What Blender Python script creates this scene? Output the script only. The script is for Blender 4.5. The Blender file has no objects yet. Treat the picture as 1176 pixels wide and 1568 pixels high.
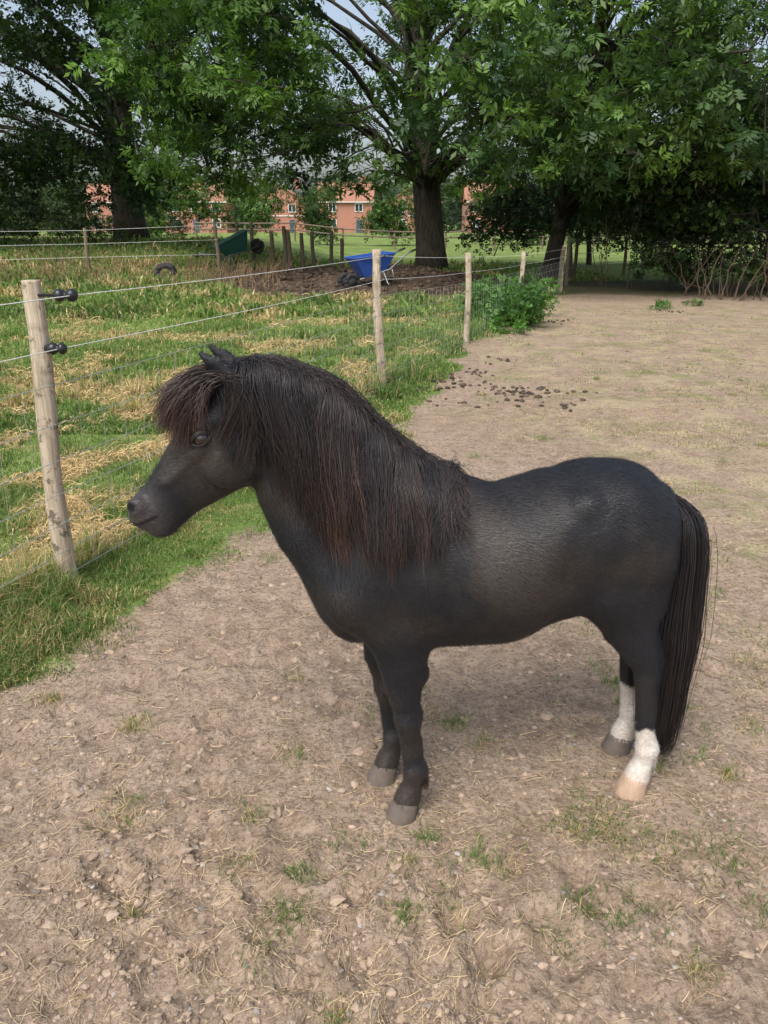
import bpy, math, numpy as np, time, bmesh
from mathutils import Vector
T0=time.time()
rng=np.random.default_rng(7)
R=math.radians
scene=bpy.context.scene

# ------------------------------------------------------------ helpers
def link(ob,parent=None):
    scene.collection.objects.link(ob)
    if parent: ob.parent=parent
    return ob
def empty(name):
    e=bpy.data.objects.new(name,None); e.empty_display_size=.2
    return link(e)
def mesh_np(name,V,F,mat=None,col=None,smooth=False,parent=None):
    V=np.asarray(V,dtype=np.float32).reshape(-1,3); F=np.asarray(F,dtype=np.int32)
    n=F.shape[1]
    me=bpy.data.meshes.new(name)
    me.vertices.add(len(V)); me.vertices.foreach_set("co",V.ravel())
    me.loops.add(F.size); me.loops.foreach_set("vertex_index",F.ravel())
    me.polygons.add(len(F)); me.polygons.foreach_set("loop_start",np.arange(0,F.size,n,dtype=np.int32))
    me.update(calc_edges=True)
    me.polygons.foreach_set("use_smooth",np.full(len(F),smooth,dtype=bool))
    if col is not None:
        c=np.ones((len(V),4),dtype=np.float32); c[:,:3]=np.asarray(col,dtype=np.float32).reshape(-1,3)
        a=me.attributes.new("Col",'FLOAT_COLOR','POINT'); a.data.foreach_set("color",c.ravel())
    if mat: me.materials.append(mat)
    ob=bpy.data.objects.new(name,me)
    return link(ob,parent)
class MB:
    def __init__(s): s.v=[]; s.f=[]
    def add(s,v,f):
        o=len(s.v); s.v+= [tuple(p) for p in v]; s.f+=[tuple(i+o for i in q) for q in f]
    def box(s,c,d,rz=0,taper=1.0,tilt=0):
        x,y,z=d[0]/2,d[1]/2,d[2]/2
        vs=[]
        for sz,k in ((-1,1.0),(1,taper)):
            for sx,sy in ((-1,-1),(1,-1),(1,1),(-1,1)):
                p=[sx*x*k,sy*y*k,sz*z]
                q=[p[0]*math.cos(tilt)+p[2]*math.sin(tilt),p[1],-p[0]*math.sin(tilt)+p[2]*math.cos(tilt)]
                vs.append((c[0]+q[0]*math.cos(rz)-q[1]*math.sin(rz),c[1]+q[0]*math.sin(rz)+q[1]*math.cos(rz),c[2]+q[2]))
        s.add(vs,[(0,3,2,1),(4,5,6,7),(0,1,5,4),(1,2,6,5),(2,3,7,6),(3,0,4,7)])
    def tube(s,pts,rad,n=10):
        pts=[Vector(p) for p in pts]; vs=[]; fs=[]
        if not hasattr(rad,'__len__'): rad=[rad]*len(pts)
        for i,p in enumerate(pts):
            t=(pts[min(i+1,len(pts)-1)]-pts[max(i-1,0)]).normalized()
            a=t.orthogonal().normalized() if abs(t.z)<.9 else Vector((1,0,0)); a=(a-t*a.dot(t)).normalized(); b=t.cross(a)
            for k in range(n):
                an=2*math.pi*k/n; vs.append(p+(a*math.cos(an)+b*math.sin(an))*rad[i])
        for i in range(len(pts)-1):
            for k in range(n):
                fs.append((i*n+k,i*n+(k+1)%n,(i+1)*n+(k+1)%n,(i+1)*n+k))
        fs.append(tuple(range(n))[::-1]); fs.append(tuple((len(pts)-1)*n+k for k in range(n)))
        s.add(vs,fs)
    def obj(s,name,mat,parent=None,smooth=False,bevel=0):
        me=bpy.data.meshes.new(name); me.from_pydata(s.v,[],s.f); me.update()
        for p in me.polygons: p.use_smooth=smooth
        me.materials.append(mat)
        ob=bpy.data.objects.new(name,me); link(ob,parent)
        if bevel:
            m=ob.modifiers.new("b",'BEVEL'); m.width=bevel; m.segments=2
        return ob
def hsh(ix,iy,seed):
    n=(ix.astype(np.int64)*374761393+iy.astype(np.int64)*668265263+seed*974711)&0xffffffff
    n=((n^(n>>13))*1274126177)&0xffffffff
    n=n^(n>>16)
    return (n&0xffff)/65535.0
def vnoise(x,y,seed=0):
    x=np.asarray(x,dtype=float); y=np.asarray(y,dtype=float)
    ix=np.floor(x); iy=np.floor(y); fx=x-ix; fy=y-iy
    fx=fx*fx*(3-2*fx); fy=fy*fy*(3-2*fy)
    a=hsh(ix,iy,seed); b=hsh(ix+1,iy,seed); c=hsh(ix,iy+1,seed); d=hsh(ix+1,iy+1,seed)
    return (a*(1-fx)+b*fx)*(1-fy)+(c*(1-fx)+d*fx)*fy
def fbm(x,y,o=4,seed=0):
    r=0;a=.5;t=0
    for i in range(o):
        r=r+a*vnoise(x*2**i+17*i,y*2**i-9*i,seed+i); t+=a; a*=.5
    return r/t
def sst(e0,e1,x):
    t=np.clip((x-e0)/(e1-e0),0,1); return t*t*(3-2*t)

# ------------------------------------------------------------ materials
def newmat(name):
    m=bpy.data.materials.new(name); m.use_nodes=True
    nt=m.node_tree; b=nt.nodes["Principled BSDF"]
    return m,nt,b
def nd(nt,t,**k):
    n=nt.nodes.new(t)
    for a,v in k.items(): setattr(n,a,v)
    return n
def noise(nt,scale,detail=4,rough=.55,vec=None):
    n=nd(nt,'ShaderNodeTexNoise'); n.inputs['Scale'].default_value=scale; n.inputs['Detail'].default_value=detail; n.inputs['Roughness'].default_value=rough
    if vec: nt.links.new(vec,n.inputs['Vector'])
    return n
def ramp(nt,fac,p0,p1,c0=(0,0,0,1),c1=(1,1,1,1)):
    r=nd(nt,'ShaderNodeValToRGB'); r.color_ramp.elements[0].position=p0; r.color_ramp.elements[1].position=p1
    r.color_ramp.elements[0].color=c0; r.color_ramp.elements[1].color=c1
    nt.links.new(fac,r.inputs[0]); return r
def mix(nt,fac,a,b,bt='MIX'):
    m=nd(nt,'ShaderNodeMix',data_type='RGBA',blend_type=bt)
    for s,v in ((0,fac),(6,a),(7,b)):
        if hasattr(v,'is_output'): nt.links.new(v,m.inputs[s])
        else: m.inputs[s].default_value=v if s==0 else (tuple(v)+(1,))[:4]
    return m.outputs[2]
def math_n(nt,op,a,b=0.0):
    m=nd(nt,'ShaderNodeMath',operation=op)
    for i,v in enumerate((a,b)):
        if hasattr(v,'is_output'): nt.links.new(v,m.inputs[i])
        else: m.inputs[i].default_value=v
    return m.outputs[0]
def bump(nt,b,h,strength=.5,dist=.01):
    n=nd(nt,'ShaderNodeBump'); n.inputs['Strength'].default_value=strength; n.inputs['Distance'].default_value=dist
    nt.links.new(h,n.inputs['Height']); nt.links.new(n.outputs[0],b.inputs['Normal']); return n
def simple(name,c,rough=.6,metal=0,nscale=20,var=.25,bstr=.1,bdist=.003):
    m,nt,b=newmat(name); tc=nd(nt,'ShaderNodeTexCoord')
    n=noise(nt,nscale,5,.6,tc.outputs['Object'])
    nt.links.new(mix(nt,n.outputs[0],tuple(x*(1-var) for x in c),tuple(min(1,x*(1+var)) for x in c)),b.inputs['Base Color'])
    b.inputs['Roughness'].default_value=rough; b.inputs['Metallic'].default_value=metal
    if bstr: bump(nt,b,n.outputs[0],bstr,bdist)
    return m
def colmat(name,rough=.6,trans=0.0,nscale=60,var=.25,spec=.5,bstr=0,bdist=.002,stretch=None):
    m,nt,b=newmat(name); at=nd(nt,'ShaderNodeAttribute',attribute_name="Col")
    tc=nd(nt,'ShaderNodeTexCoord'); vec=tc.outputs['Object']
    n=noise(nt,nscale,3,.6,vec)
    c=mix(nt,1.0,at.outputs[0],mix(nt,n.outputs[0],(1-var,)*3,(1+var,)*3),'MULTIPLY')
    nt.links.new(c,b.inputs['Base Color']); b.inputs['Roughness'].default_value=rough
    b.inputs['Specular IOR Level'].default_value=spec
    if bstr: bump(nt,b,n.outputs[0],bstr,bdist)
    if trans:
        t=nd(nt,'ShaderNodeBsdfTranslucent'); nt.links.new(mix(nt,1.0,c,(1.25,1.35,.6),'MULTIPLY'),t.inputs[0])
        ms=nd(nt,'ShaderNodeMixShader'); ms.inputs[0].default_value=trans
        nt.links.new(b.outputs[0],ms.inputs[1]); nt.links.new(t.outputs[0],ms.inputs[2])
        nt.links.new(ms.outputs[0],nt.nodes['Material Output'].inputs[0])
    return m

# ------------------------------------------------------------ terrain
BY=np.array([-30,0,1.5,2.39,2.52,2.93,3.47,3.99,5.56,7.4,11.1,17.5,19,21])
BX=np.array([-14,-2.6,-1.75,-1.42,-1.22,-1.12,-.90,-.68,.12,.35,1.40,3.7,4.3,7])
def edge(y): return np.interp(y,BY,BX)
def masks(x,y):
    e=edge(y)+(fbm(x*2.2,y*2.2,3,5)-.5)*.55*np.clip(y/5,.5,3)
    wid=.14+.014*np.maximum(y,0)
    g=sst(wid,-wid,x-e)
    far=sst(17.8,19.5,y+(fbm(x*.7,y*.7,3,8)-.5)*2.5)
    g=np.maximum(g,far)
    d=np.sqrt(((x+.3)/4.4)**2+((y-21.3)/4.6)**2)+(fbm(x*.8,y*.8,3,9)-.5)*.4
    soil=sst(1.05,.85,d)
    shade=sst(1.05,.8,np.sqrt(((x-6)/4.5)**2+((y-21.0)/2.6)**2)+(fbm(x*.9,y*.9,3,19)-.5)*.5)*.75  # painted shade below the right-hand trees, darkens the ground colour
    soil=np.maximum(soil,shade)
    dry=sst(.6,2.0,x+(fbm(x*1.3,y*1.3,3,3)-.5)*1.6+ (y-6)*.06)*sst(1.3,4.0,y)*sst(19,15,y)
    return g,soil,dry
def H(x,y):
    x=np.asarray(x,float); y=np.asarray(y,float)
    h=.95*sst(15,30,y)*sst(1.0,7.0,-x)*sst(60,42,y)
    d=((x+.3)/4.0)**2+((y-21.8)/4.0)**2
    h=h+.42*np.exp(-d*1.3)*(.7+.6*fbm(x*1.2,y*1.2,3,11))
    h=h+(fbm(x*.35,y*.35,3,2)-.5)*.12*sst(3.5,9,y)
    return h
prng=np.random.default_rng(99)
PR=[(prng.uniform(-.6,.6)*yy,yy,prng.uniform(0,6.28),prng.uniform(.006,.015)) for yy in 1/prng.uniform(1/7.,1/1.0,300)]
PR=[p for p in PR if not(-.25<p[0]<1.0 and 1.6<p[1]<2.2)]
def Hd(x,y):
    x=np.asarray(x,float); y=np.asarray(y,float)
    g,s,d=masks(x,y)
    near=np.exp(-np.maximum(y-2,0)/5)
    det=(fbm(x*5,y*5,5,21)-.5)*.040+(np.abs(fbm(x*13,y*13,3,33)-.5))*-.030
    pr=np.zeros_like(x)
    flat=(y<8)
    if flat.any():
        xf=x[flat]; yf=y[flat]; a=np.zeros_like(xf)
        for px,py,an,dp in PR:
            k=(np.abs(xf-px)<.14)&(np.abs(yf-py)<.14)
            if not k.any(): continue
            dx=xf[k]-px; dy=yf[k]-py; u=dx*math.cos(an)+dy*math.sin(an); v=-dx*math.sin(an)+dy*math.cos(an)
            r=np.sqrt((u/1.15)**2+v**2)/.048
            a[k]+= -dp*np.exp(-r**4)+dp*.6*np.exp(-((r-1.35)/.3)**2)
        pr[flat]=a
    mask=1-.85*np.exp(-(((x-.4)/.6)**2+((y-1.94)/.35)**2)**2)
    return H(x,y)+(det*near+pr)*mask
def axis(pts,steps):
    out=[pts[0]]
    for a,b,s in zip(pts[:-1],pts[1:],steps):
        n=max(1,int(round((b-a)/s))); out+=list(np.linspace(a,b,n+1)[1:])
    return np.array(out)
xs=axis([-1500,-300,-60,-20,-6,-2.6,2.8,7,20,60,300,1500],[400,60,6,.8,.12,.016,.12,.8,6,60,400])
ys=axis([-200,-20,.5,4.2,9,20,40,80,300,2000],[60,3,.016,.07,.3,1,4,30,400])
GX,GY=np.meshgrid(xs,ys,indexing='ij'); GZ=Hd(GX,GY)
nx,ny=GX.shape
idx=np.arange(nx*ny).reshape(nx,ny)
Fq=np.stack([idx[:-1,:-1],idx[1:,:-1],idx[1:,1:],idx[:-1,1:]],-1).reshape(-1,4)
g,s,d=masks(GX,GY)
mG,nt,b=newmat("ground_soil_and_grass")
at=nd(nt,'ShaderNodeAttribute',attribute_name="Col"); sep=nd(nt,'ShaderNodeSeparateColor'); nt.links.new(at.outputs[0],sep.inputs[0])
tc=nd(nt,'ShaderNodeTexCoord'); P=tc.outputs['Object']
n1=noise(nt,1.1,5,.6,P); n2=noise(nt,9,6,.65,P); n3=noise(nt,70,5,.7,P); n4=noise(nt,2.6,6,.7,P); n5=noise(nt,.5,3,.6,P); n6=noise(nt,28,5,.7,P)
dirt=mix(nt,ramp(nt,n2.outputs[0],.33,.66).outputs[0],(.235,.17,.12),(.43,.335,.25))
dirt=mix(nt,math_n(nt,'MULTIPLY',ramp(nt,n1.outputs[0],.4,.62).outputs[0],.5),dirt,(.41,.32,.245))
dirt=mix(nt,math_n(nt,'MULTIPLY',ramp(nt,n6.outputs[0],.38,.5,(1,1,1,1),(0,0,0,1)).outputs[0],.55),dirt,(.18,.13,.09))
dirt=mix(nt,math_n(nt,'MULTIPLY',ramp(nt,n3.outputs[0],.36,.48,(1,1,1,1),(0,0,0,1)).outputs[0],.75),dirt,(.14,.10,.07))
dirt=mix(nt,math_n(nt,'MULTIPLY',ramp(nt,n3.outputs[0],.56,.7).outputs[0],.45),dirt,(.54,.44,.34))
vor=nd(nt,'ShaderNodeTexVoronoi'); vor.inputs['Scale'].default_value=38; nt.links.new(P,vor.inputs[0])
straw=mix(nt,n3.outputs[0],(.26,.22,.12),(.62,.52,.33))
strawm=math_n(nt,'MULTIPLY',ramp(nt,n4.outputs[0],.48,.60).outputs[0],sep.outputs[2])
strawm=math_n(nt,'MULTIPLY',strawm,ramp(nt,n3.outputs[0],.40,.55).outputs[0])
dirt=mix(nt,strawm,dirt,straw)
gm2=math_n(nt,'MULTIPLY',ramp(nt,noise(nt,1.7,7,.75,P).outputs[0],.52,.62).outputs[0],sep.outputs[2])
dirt=mix(nt,math_n(nt,'MULTIPLY',gm2,.6),dirt,(.18,.21,.075))
gr=mix(nt,ramp(nt,n3.outputs[0],.35,.7).outputs[0],(.065,.10,.025),(.19,.28,.07))
gr=mix(nt,math_n(nt,'MULTIPLY',ramp(nt,n4.outputs[0],.52,.64).outputs[0],.6),gr,(.42,.34,.16))
gr=mix(nt,ramp(nt,n5.outputs[0],.4,.65).outputs[0],gr,mix(nt,.5,gr,(.27,.37,.11)))
gmask=math_n(nt,'ADD',sep.outputs[0],math_n(nt,'MULTIPLY',math_n(nt,'SUBTRACT',n2.outputs[0],.5),1.3))
c=mix(nt,ramp(nt,gmask,.4,.65).outputs[0],dirt,gr)
soil_shade_c=mix(nt,n2.outputs[0],(.04,.03,.022),(.13,.095,.07))  # dark tone shared by heap soil and the painted tree shade
c=mix(nt,sep.outputs[1],c,soil_shade_c)
nt.links.new(c,b.inputs['Base Color']); b.inputs['Roughness'].default_value=.95; b.inputs['Specular IOR Level'].default_value=.1
hh=math_n(nt,'ADD',math_n(nt,'MULTIPLY',n3.outputs[0],.6),math_n(nt,'MULTIPLY',n2.outputs[0],1.2))
hh=math_n(nt,'ADD',hh,math_n(nt,'MULTIPLY',n6.outputs[0],.8))
hh=math_n(nt,'ADD',hh,math_n(nt,'MULTIPLY',vor.outputs[0],.25))
bump(nt,b,hh,1.0,.018)
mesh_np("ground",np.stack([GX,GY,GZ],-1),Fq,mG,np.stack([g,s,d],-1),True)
print("terrain",time.time()-T0)

# ------------------------------------------------------------ strands
def tubes(P,rad,col,sides=3):
    N,K,_=P.shape
    T=np.gradient(P,axis=1); T/=np.linalg.norm(T,axis=2,keepdims=True)+1e-9
    ref=np.zeros_like(T); ref[...,1]=1; ref[...,0]=.31; 
    vert=np.abs((T*ref).sum(-1,keepdims=True))>.95
    ref=np.where(vert,np.array([0,0,1.0]),ref)
    A=np.cross(T,ref); A/=np.linalg.norm(A,axis=2,keepdims=True)+1e-9; B=np.cross(T,A)
    an=np.arange(sides)*2*np.pi/sides
    V=P[:,:,None,:]+rad[:,:,None,None]*(A[:,:,None,:]*np.cos(an)[None,None,:,None]+B[:,:,None,:]*np.sin(an)[None,None,:,None])
    i=np.arange(N*K*sides).reshape(N,K,sides)
    j=np.roll(i,-1,axis=2)
    F=np.stack([i[:,:-1],j[:,:-1],j[:,1:],i[:,1:]],-1).reshape(-1,4)
    if col.ndim==2: col=np.repeat(col[:,None,:],K,1)
    C=np.repeat(col[:,:,None,:],sides,2)
    return V.reshape(-1,3),F,C.reshape(-1,3)

# ------------------------------------------------------------ pony (implicit surface -> one continuous mesh)
h=.005
x0,x1,w0,w1,z0,z1=-.68,.90,-.27,.27,.035,1.41
gx=np.arange(x0,x1,h,dtype=np.float32); gw=np.arange(w0,w1,h,dtype=np.float32); gz=np.arange(z0,z1,h,dtype=np.float32)
F=np.full((len(gx),len(gw),len(gz)),.5,dtype=np.float32)
def region(lo,hi):
    sl=[]
    for a,l,u in ((gx,lo[0],hi[0]),(gw,lo[1],hi[1]),(gz,lo[2],hi[2])):
        i0=max(0,int((l-a[0])/h)); i1=min(len(a),int((u-a[0])/h)+2); sl.append(slice(i0,max(i1,i0+1)))
    return tuple(sl)
def chainfield(pts,k):
    p=np.array(pts,dtype=np.float32); rr=p[:,3]*np.maximum(1,p[:,4])+k+.025
    sl=region((p[:,:3]-rr[:,None]).min(0),(p[:,:3]+rr[:,None]).max(0))
    X=gx[sl[0]][:,None,None]; W=gw[sl[1]][None,:,None]; Z=gz[sl[2]][None,None,:]
    D=None
    if len(p)==1: p=np.vstack([p,p])
    for a,b_ in zip(p[:-1],p[1:]):
        ab=b_[:3]-a[:3]; L=float((ab*ab).sum())
        t=np.clip(((X-a[0])*ab[0]+(W-a[1])*ab[1]+(Z-a[2])*ab[2])/max(L,1e-9),0,1) if L>1e-9 else 0.0
        kw=a[4]+t*(b_[4]-a[4]); r=a[3]+t*(b_[3]-a[3])
        q=np.sqrt((X-a[0]-t*ab[0])**2+((W-a[1]-t*ab[1])/kw)**2+(Z-a[2]-t*ab[2])**2)-r
        q=q*np.minimum(1,kw)
        D=q if D is None else np.minimum(D,q)
    return sl,D
def add(pts,k=.03):
    sl,D=chainfield(pts,k); A=F[sl]
    hh=np.clip(.5+.5*(D-A)/k,0,1); F[sl]=D*(1-hh)+A*hh-k*hh*(1-hh)
def sub(pts,k=.008):
    sl,D=chainfield(pts,k); A=F[sl]; D=-D
    hh=np.clip(.5-.5*(D-A)/k,0,1); F[sl]=D*(1-hh)+A*hh+k*hh*(1-hh)
add([(-.03,0,.725,.155,.82),(.05,0,.742,.213,.74),(.17,0,.742,.226,.82),(.31,0,.738,.220,.96),(.45,0,.792,.200,.98),(.54,0,.832,.180,1.0),(.615,0,.838,.170,.98),(.665,0,.828,.143,1.0)],.03)
add([(.04,0,1.0,.035,.7),(.15,0,.955,.035,.8),(.22,0,.935,.03,1)],.06)
# neck
add([(.02,0,.85,.20,.62),(-.07,0,.93,.165,.60),(-.16,0,1.045,.135,.56),(-.24,0,1.15,.108,.56),(-.31,0,1.225,.078,.68)],.05)
add([(-.232,0,.975,.062,.85),(-.192,0,.865,.072,.9),(-.118,0,.725,.077,1.0),(-.075,0,.620,.074,1.0)],.045)
add([(.05,0,1.02,.03,.9),(-.06,0,1.12,.035,.9),(-.15,0,1.22,.032,.9),(-.25,0,1.275,.03,.9),(-.33,0,1.285,.03,1)],.04)
# head
add([(-.335,0,1.225,.066,.9),(-.388,0,1.158,.075,.86),(-.435,0,1.1,.066,.74),(-.485,0,1.04,.057,.66),(-.53,0,.985,.050,.80),(-.556,0,.962,.050,.90)],.018)
add([(-.345,0,1.085,.080,.62),(-.40,0,1.045,.064,.60),(-.47,0,.985,.042,.62),(-.522,0,.93,.033,.9)],.022)
for sgn in (-1,1):
    add([(-.350,sgn*.046,1.085,.064,.34)],.010)
    add([(-.422,sgn*.054,1.178,.017,.8),(-.385,sgn*.056,1.190,.015,.8)],.012)
    add([(-.415,sgn*.054,1.122,.012,.8),(-.50,sgn*.038,1.040,.011,.8)],.012)
    sub([(-.425,sgn*.078,1.085,.022,.6),(-.475,sgn*.066,1.02,.022,.6)],.025)
    sub([(-.47,sgn*.062,1.085,.018,.6),(-.52,sgn*.055,1.02,.016,.6)],.02)
    add([(-.574,sgn*.036,.986,.023,.8)],.012)
    sub([(-.592,sgn*.055,.985,.013,.9),(-.577,sgn*.060,1.0,.010,.9)],.005)
    sub([(-.612,sgn*.035,.936,.008,1),(-.580,sgn*.060,.938,.009,1),(-.535,sgn*.060,.958,.008,1)],.006)
    sub([(-.408,sgn*.086,1.152,.023,.8)],.008)
    add([(-.335,sgn*.045,1.255,.024,.8),(-.345,sgn*.050,1.285,.025,.65),(-.368,sgn*.054,1.320,.018,.6),(-.396,sgn*.053,1.346,.006,.7)],.014)
    sub([(-.357,sgn*.064,1.28,.011,.7),(-.372,sgn*.066,1.31,.010,.7)],.008)
    add([(.07,sgn*.080,.93,.050,.5),(0.0,sgn*.10,.80,.075,.5),(-.07,sgn*.100,.71,.066,.55)],.03)
    add([(.07,sgn*.118,.76,.055,.45),(.075,sgn*.112,.65,.068,.5)],.025)
    add([(-.055,sgn*.10,.70,.066,.5),(.03,sgn*.10,.62,.062,.55)],.025)
    add([(-.105,sgn*.05,.67,.058,.75)],.02)
    sub([(-.14,sgn*.165,.82,.045,.6),(-.04,sgn*.20,.94,.05,.6)],.04)
    sub([(.165,sgn*.220,.88,.032,.7),(.155,sgn*.212,.74,.032,.7),(.150,sgn*.197,.62,.032,.7)],.03)
    sub([(.02,sgn*.190,.66,.020,.7),(.10,sgn*.195,.585,.020,.7)],.025)
    add([(.59,sgn*.085,.88,.10,.65),(.65,sgn*.10,.76,.122,.56),(.64,sgn*.105,.68,.10,.55)],.035)
    add([(.555,sgn*.115,.80,.05,.55),(.585,sgn*.118,.685,.060,.55)],.03)
    add([(.732,sgn*.055,.82,.060,.72),(.742,sgn*.068,.72,.064,.66),(.735,sgn*.08,.61,.052,.66)],.03)
    sub([(.712,sgn*.188,.86,.022,.8),(.702,sgn*.190,.74,.022,.8),(.695,sgn*.165,.60,.022,.8)],.03)
    add([(.50,sgn*.125,.935,.022,1)],.05)
    sub([(.495,sgn*.232,.86,.048,.8),(.50,sgn*.222,.74,.052,.8)],.05)
    add([(.54,sgn*.10,.69,.03,.5),(.48,sgn*.12,.66,.03,.5)],.04)
add([(-.535,0,.918,.027,1.0)],.012)
add([(.50,0,.625,.030,.8),(.535,0,.585,.020,.9)],.03)
LEG={'nf':(.0,-.084),'ff':(-.058,.084),'nh':(0.008,-.098),'fh':(.02,.098)}
def fore(dx,w):
    s=1 if w>0 else -1
    add([(.045+dx*.6,w+s*.012,.60,.088,.58),(.05+dx*.8,w+s*.006,.52,.068,.70),(.052+dx,w,.44,.052,.80),(.062+dx,w,.365,.038,.92),(.068+dx,w,.325,.0395,.98),(.07+dx,w,.29,.032,.95),(.073+dx,w,.25,.0275,.85),(.078+dx,w,.19,.0265,.85),(.088+dx,w,.15,.030,.95)],.025)
    add([(.09+dx,w,.145,.035,.95),(.083+dx,w,.105,.029,1.0),(.071+dx,w,.065,.036,1.0),(.067+dx,w,.052,.038,1.0)],.010)
    add([(.056+dx,w,.325,.024,1.1)],.010)
    add([(.092+dx,w,.338,.014,1.1)],.010)
    add([(.108+dx,w,.135,.018,1.2),(.112+dx,w,.115,.010,1.2)],.012)
    add([(.095+dx,w,.25,.012,.9),(.10+dx,w,.18,.012,.9)],.010)
    add([(.098+dx,w*1.0,.46,.02,.8)],.03)
def hind(dx,w):
    add([(.635,w,.66,.090,.60),(.667+dx*.5,w,.575,.078,.60),(.702+dx,w,.50,.058,.68),(.735+dx,w,.435,.043,.75),(.741+dx,w,.395,.039,.8),(.743+dx,w,.35,.033,.85),(.749+dx,w,.27,.029,.88),(.758+dx,w,.20,.028,.92),(.768+dx,w,.15,.031,.98)],.025)
    add([(.735+dx*.8,w,.53,.016,.7),(.775+dx,w,.445,.018,.8),(.782+dx,w,.425,.017,.9),(.770+dx,w,.36,.013,.9),(.774+dx,w,.25,.012,.9)],.014)
    add([(.77+dx,w,.145,.034,.98),(.765+dx,w,.105,.029,1.0),(.755+dx,w,.065,.036,1.0),(.752+dx,w,.052,.039,1.0)],.010)
    add([(.788+dx,w,.132,.018,1.2),(.79+dx,w,.115,.010,1.2)],.012)
fore(*LEG['nf']); fore(*LEG['ff']); hind(*LEG['nh']); hind(*LEG['fh'])
add([(.75,0,.895,.033,1),(.785,0,.86,.026,1),(.805,0,.79,.018,1)],.03)
print("sdf",time.time()-T0,F.shape)
def surface_nets(F,org,h):
    S=F<0
    c=[S[i:S.shape[0]-1+i,j:S.shape[1]-1+j,k:S.shape[2]-1+k] for i in (0,1) for j in (0,1) for k in (0,1)]
    sm=sum(a.astype(np.int8) for a in c); m=(sm>0)&(sm<8)
    I=np.argwhere(m); idx=-np.ones(m.shape,dtype=np.int32); idx[m]=np.arange(len(I))
    pos=np.zeros((len(I),3)); cnt=np.zeros(len(I))
    cor=[(i,j,k) for i in (0,1) for j in (0,1) for k in (0,1)]
    for a in cor:
        for ax in range(3):
            if a[ax]==0:
                b_=list(a); b_[ax]=1
                A=F[I[:,0]+a[0],I[:,1]+a[1],I[:,2]+a[2]]; B=F[I[:,0]+b_[0],I[:,1]+b_[1],I[:,2]+b_[2]]
                cr=(A<0)!=(B<0); t=np.where(cr,A/np.where(cr,A-B,1),0)
                p=np.array(a)[None,:]+np.eye(3)[ax][None,:]*t[:,None]
                pos+=p*cr[:,None]; cnt+=cr
    V=(I+pos/cnt[:,None])*h+np.array(org)
    faces=[]
    for ax in range(3):
        a=[slice(None)]*3; b_=[slice(None)]*3; a[ax]=slice(0,-1); b_[ax]=slice(1,None)
        A=S[tuple(a)]; B=S[tuple(b_)]
        E=np.argwhere(A!=B); o=[0,1,2]; o.remove(ax)
        ok=(E[:,o[0]]>0)&(E[:,o[1]]>0)&(E[:,o[0]]<F.shape[o[0]]-1)&(E[:,o[1]]<F.shape[o[1]]-1); E=E[ok]
        e1=np.eye(3,dtype=int)[o[0]]; e2=np.eye(3,dtype=int)[o[1]]
        def g_(q): return idx[q[:,0],q[:,1],q[:,2]]
        q=np.stack([g_(E-e1-e2),g_(E-e2),g_(E),g_(E-e1)],1)
        flip=A[E[:,0],E[:,1],E[:,2]]
        if ax==1: flip=~flip
        q=np.where(flip[:,None],q,q[:,::-1]); faces.append(q)
    return V,np.vstack(faces)
V,Fc=surface_nets(F,(x0,w0,z0),h)
def lap(V,Fc,it=2,f=.5):
    e=np.vstack([Fc[:,[0,1]],Fc[:,[1,2]],Fc[:,[2,3]],Fc[:,[3,0]]])
    for _ in range(it):
        S=np.zeros_like(V); C=np.zeros(len(V))
        for a,b_ in ((0,1),(1,0)):
            for q in range(3): S[:,q]+=np.bincount(e[:,a],V[e[:,b_],q],len(V))
            C+=np.bincount(e[:,a],minlength=len(V))
        V=V*(1-f)+f*S/C[:,None]
    return V
V=lap(V,Fc,2,.4)
fn=np.cross(V[Fc[:,2]]-V[Fc[:,0]],V[Fc[:,3]]-V[Fc[:,1]]); VN=np.zeros_like(V)
for j in range(4):
    for q in range(3): VN[:,q]+=np.bincount(Fc[:,j],fn[:,q],len(V))
VN/=np.linalg.norm(VN,axis=1,keepdims=True)+1e-9
def W3(x,w,z):
    x=np.asarray(x,float); z=np.asarray(z,float)
    hd_=sst(-.10,-.42,x)*sst(.7,.9,z)
    xx=x-.016*hd_; zz=z-.020*hd_
    return np.stack([xx,1.855+.166*x+w,zz],-1)
inside=F<0
anyw=inside.any(1); surfW=np.where(anyw,gw[np.argmax(inside,1)],np.nan)
iw0=int((0-w0)/h); topZ=np.array([gz[np.nonzero(inside[i,iw0])[0].max()] if inside[i,iw0].any() else np.nan for i in range(len(gx))])
def sW(x,z):
    i=np.clip(((x-x0)/h).astype(int),0,len(gx)-1); k=np.clip(((z-z0)/h).astype(int),0,len(gz)-1)
    return surfW[i,k]
X_,W_,Z_=V[:,0],V[:,1],V[:,2]
if ((V-V.mean(0))*VN).sum()<0: VN=-VN; Fc=Fc[:,::-1]
n_=fbm(X_*7+W_*5,Z_*7-W_*3,4,40); n2_=fbm(X_*45,Z_*45+W_*20,3,50)
black=np.array([.0095,.0100,.0128]); brown=np.array([.026,.0205,.0165])
def blend(C,m,c): m=m[:,None]; return C*(1-m)+np.array(c)*m
m_=(sst(.46,.72,n_)*.85)[:,None]; C=black*(1-m_)+brown*m_
dust=sst(.26,.05,np.sqrt(((X_-.33)/1.3)**2+(Z_-.76)**2))*sst(.35,.65,fbm(X_*14,Z_*10,3,43)); C=blend(C,dust*.6,(.036,.029,.023))
dust=sst(.16,.03,np.sqrt((X_-.63)**2+(Z_-.80)**2))*sst(.35,.6,fbm(X_*12,Z_*12,3,44)); C=blend(C,dust*.45,(.034,.028,.022))
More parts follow.
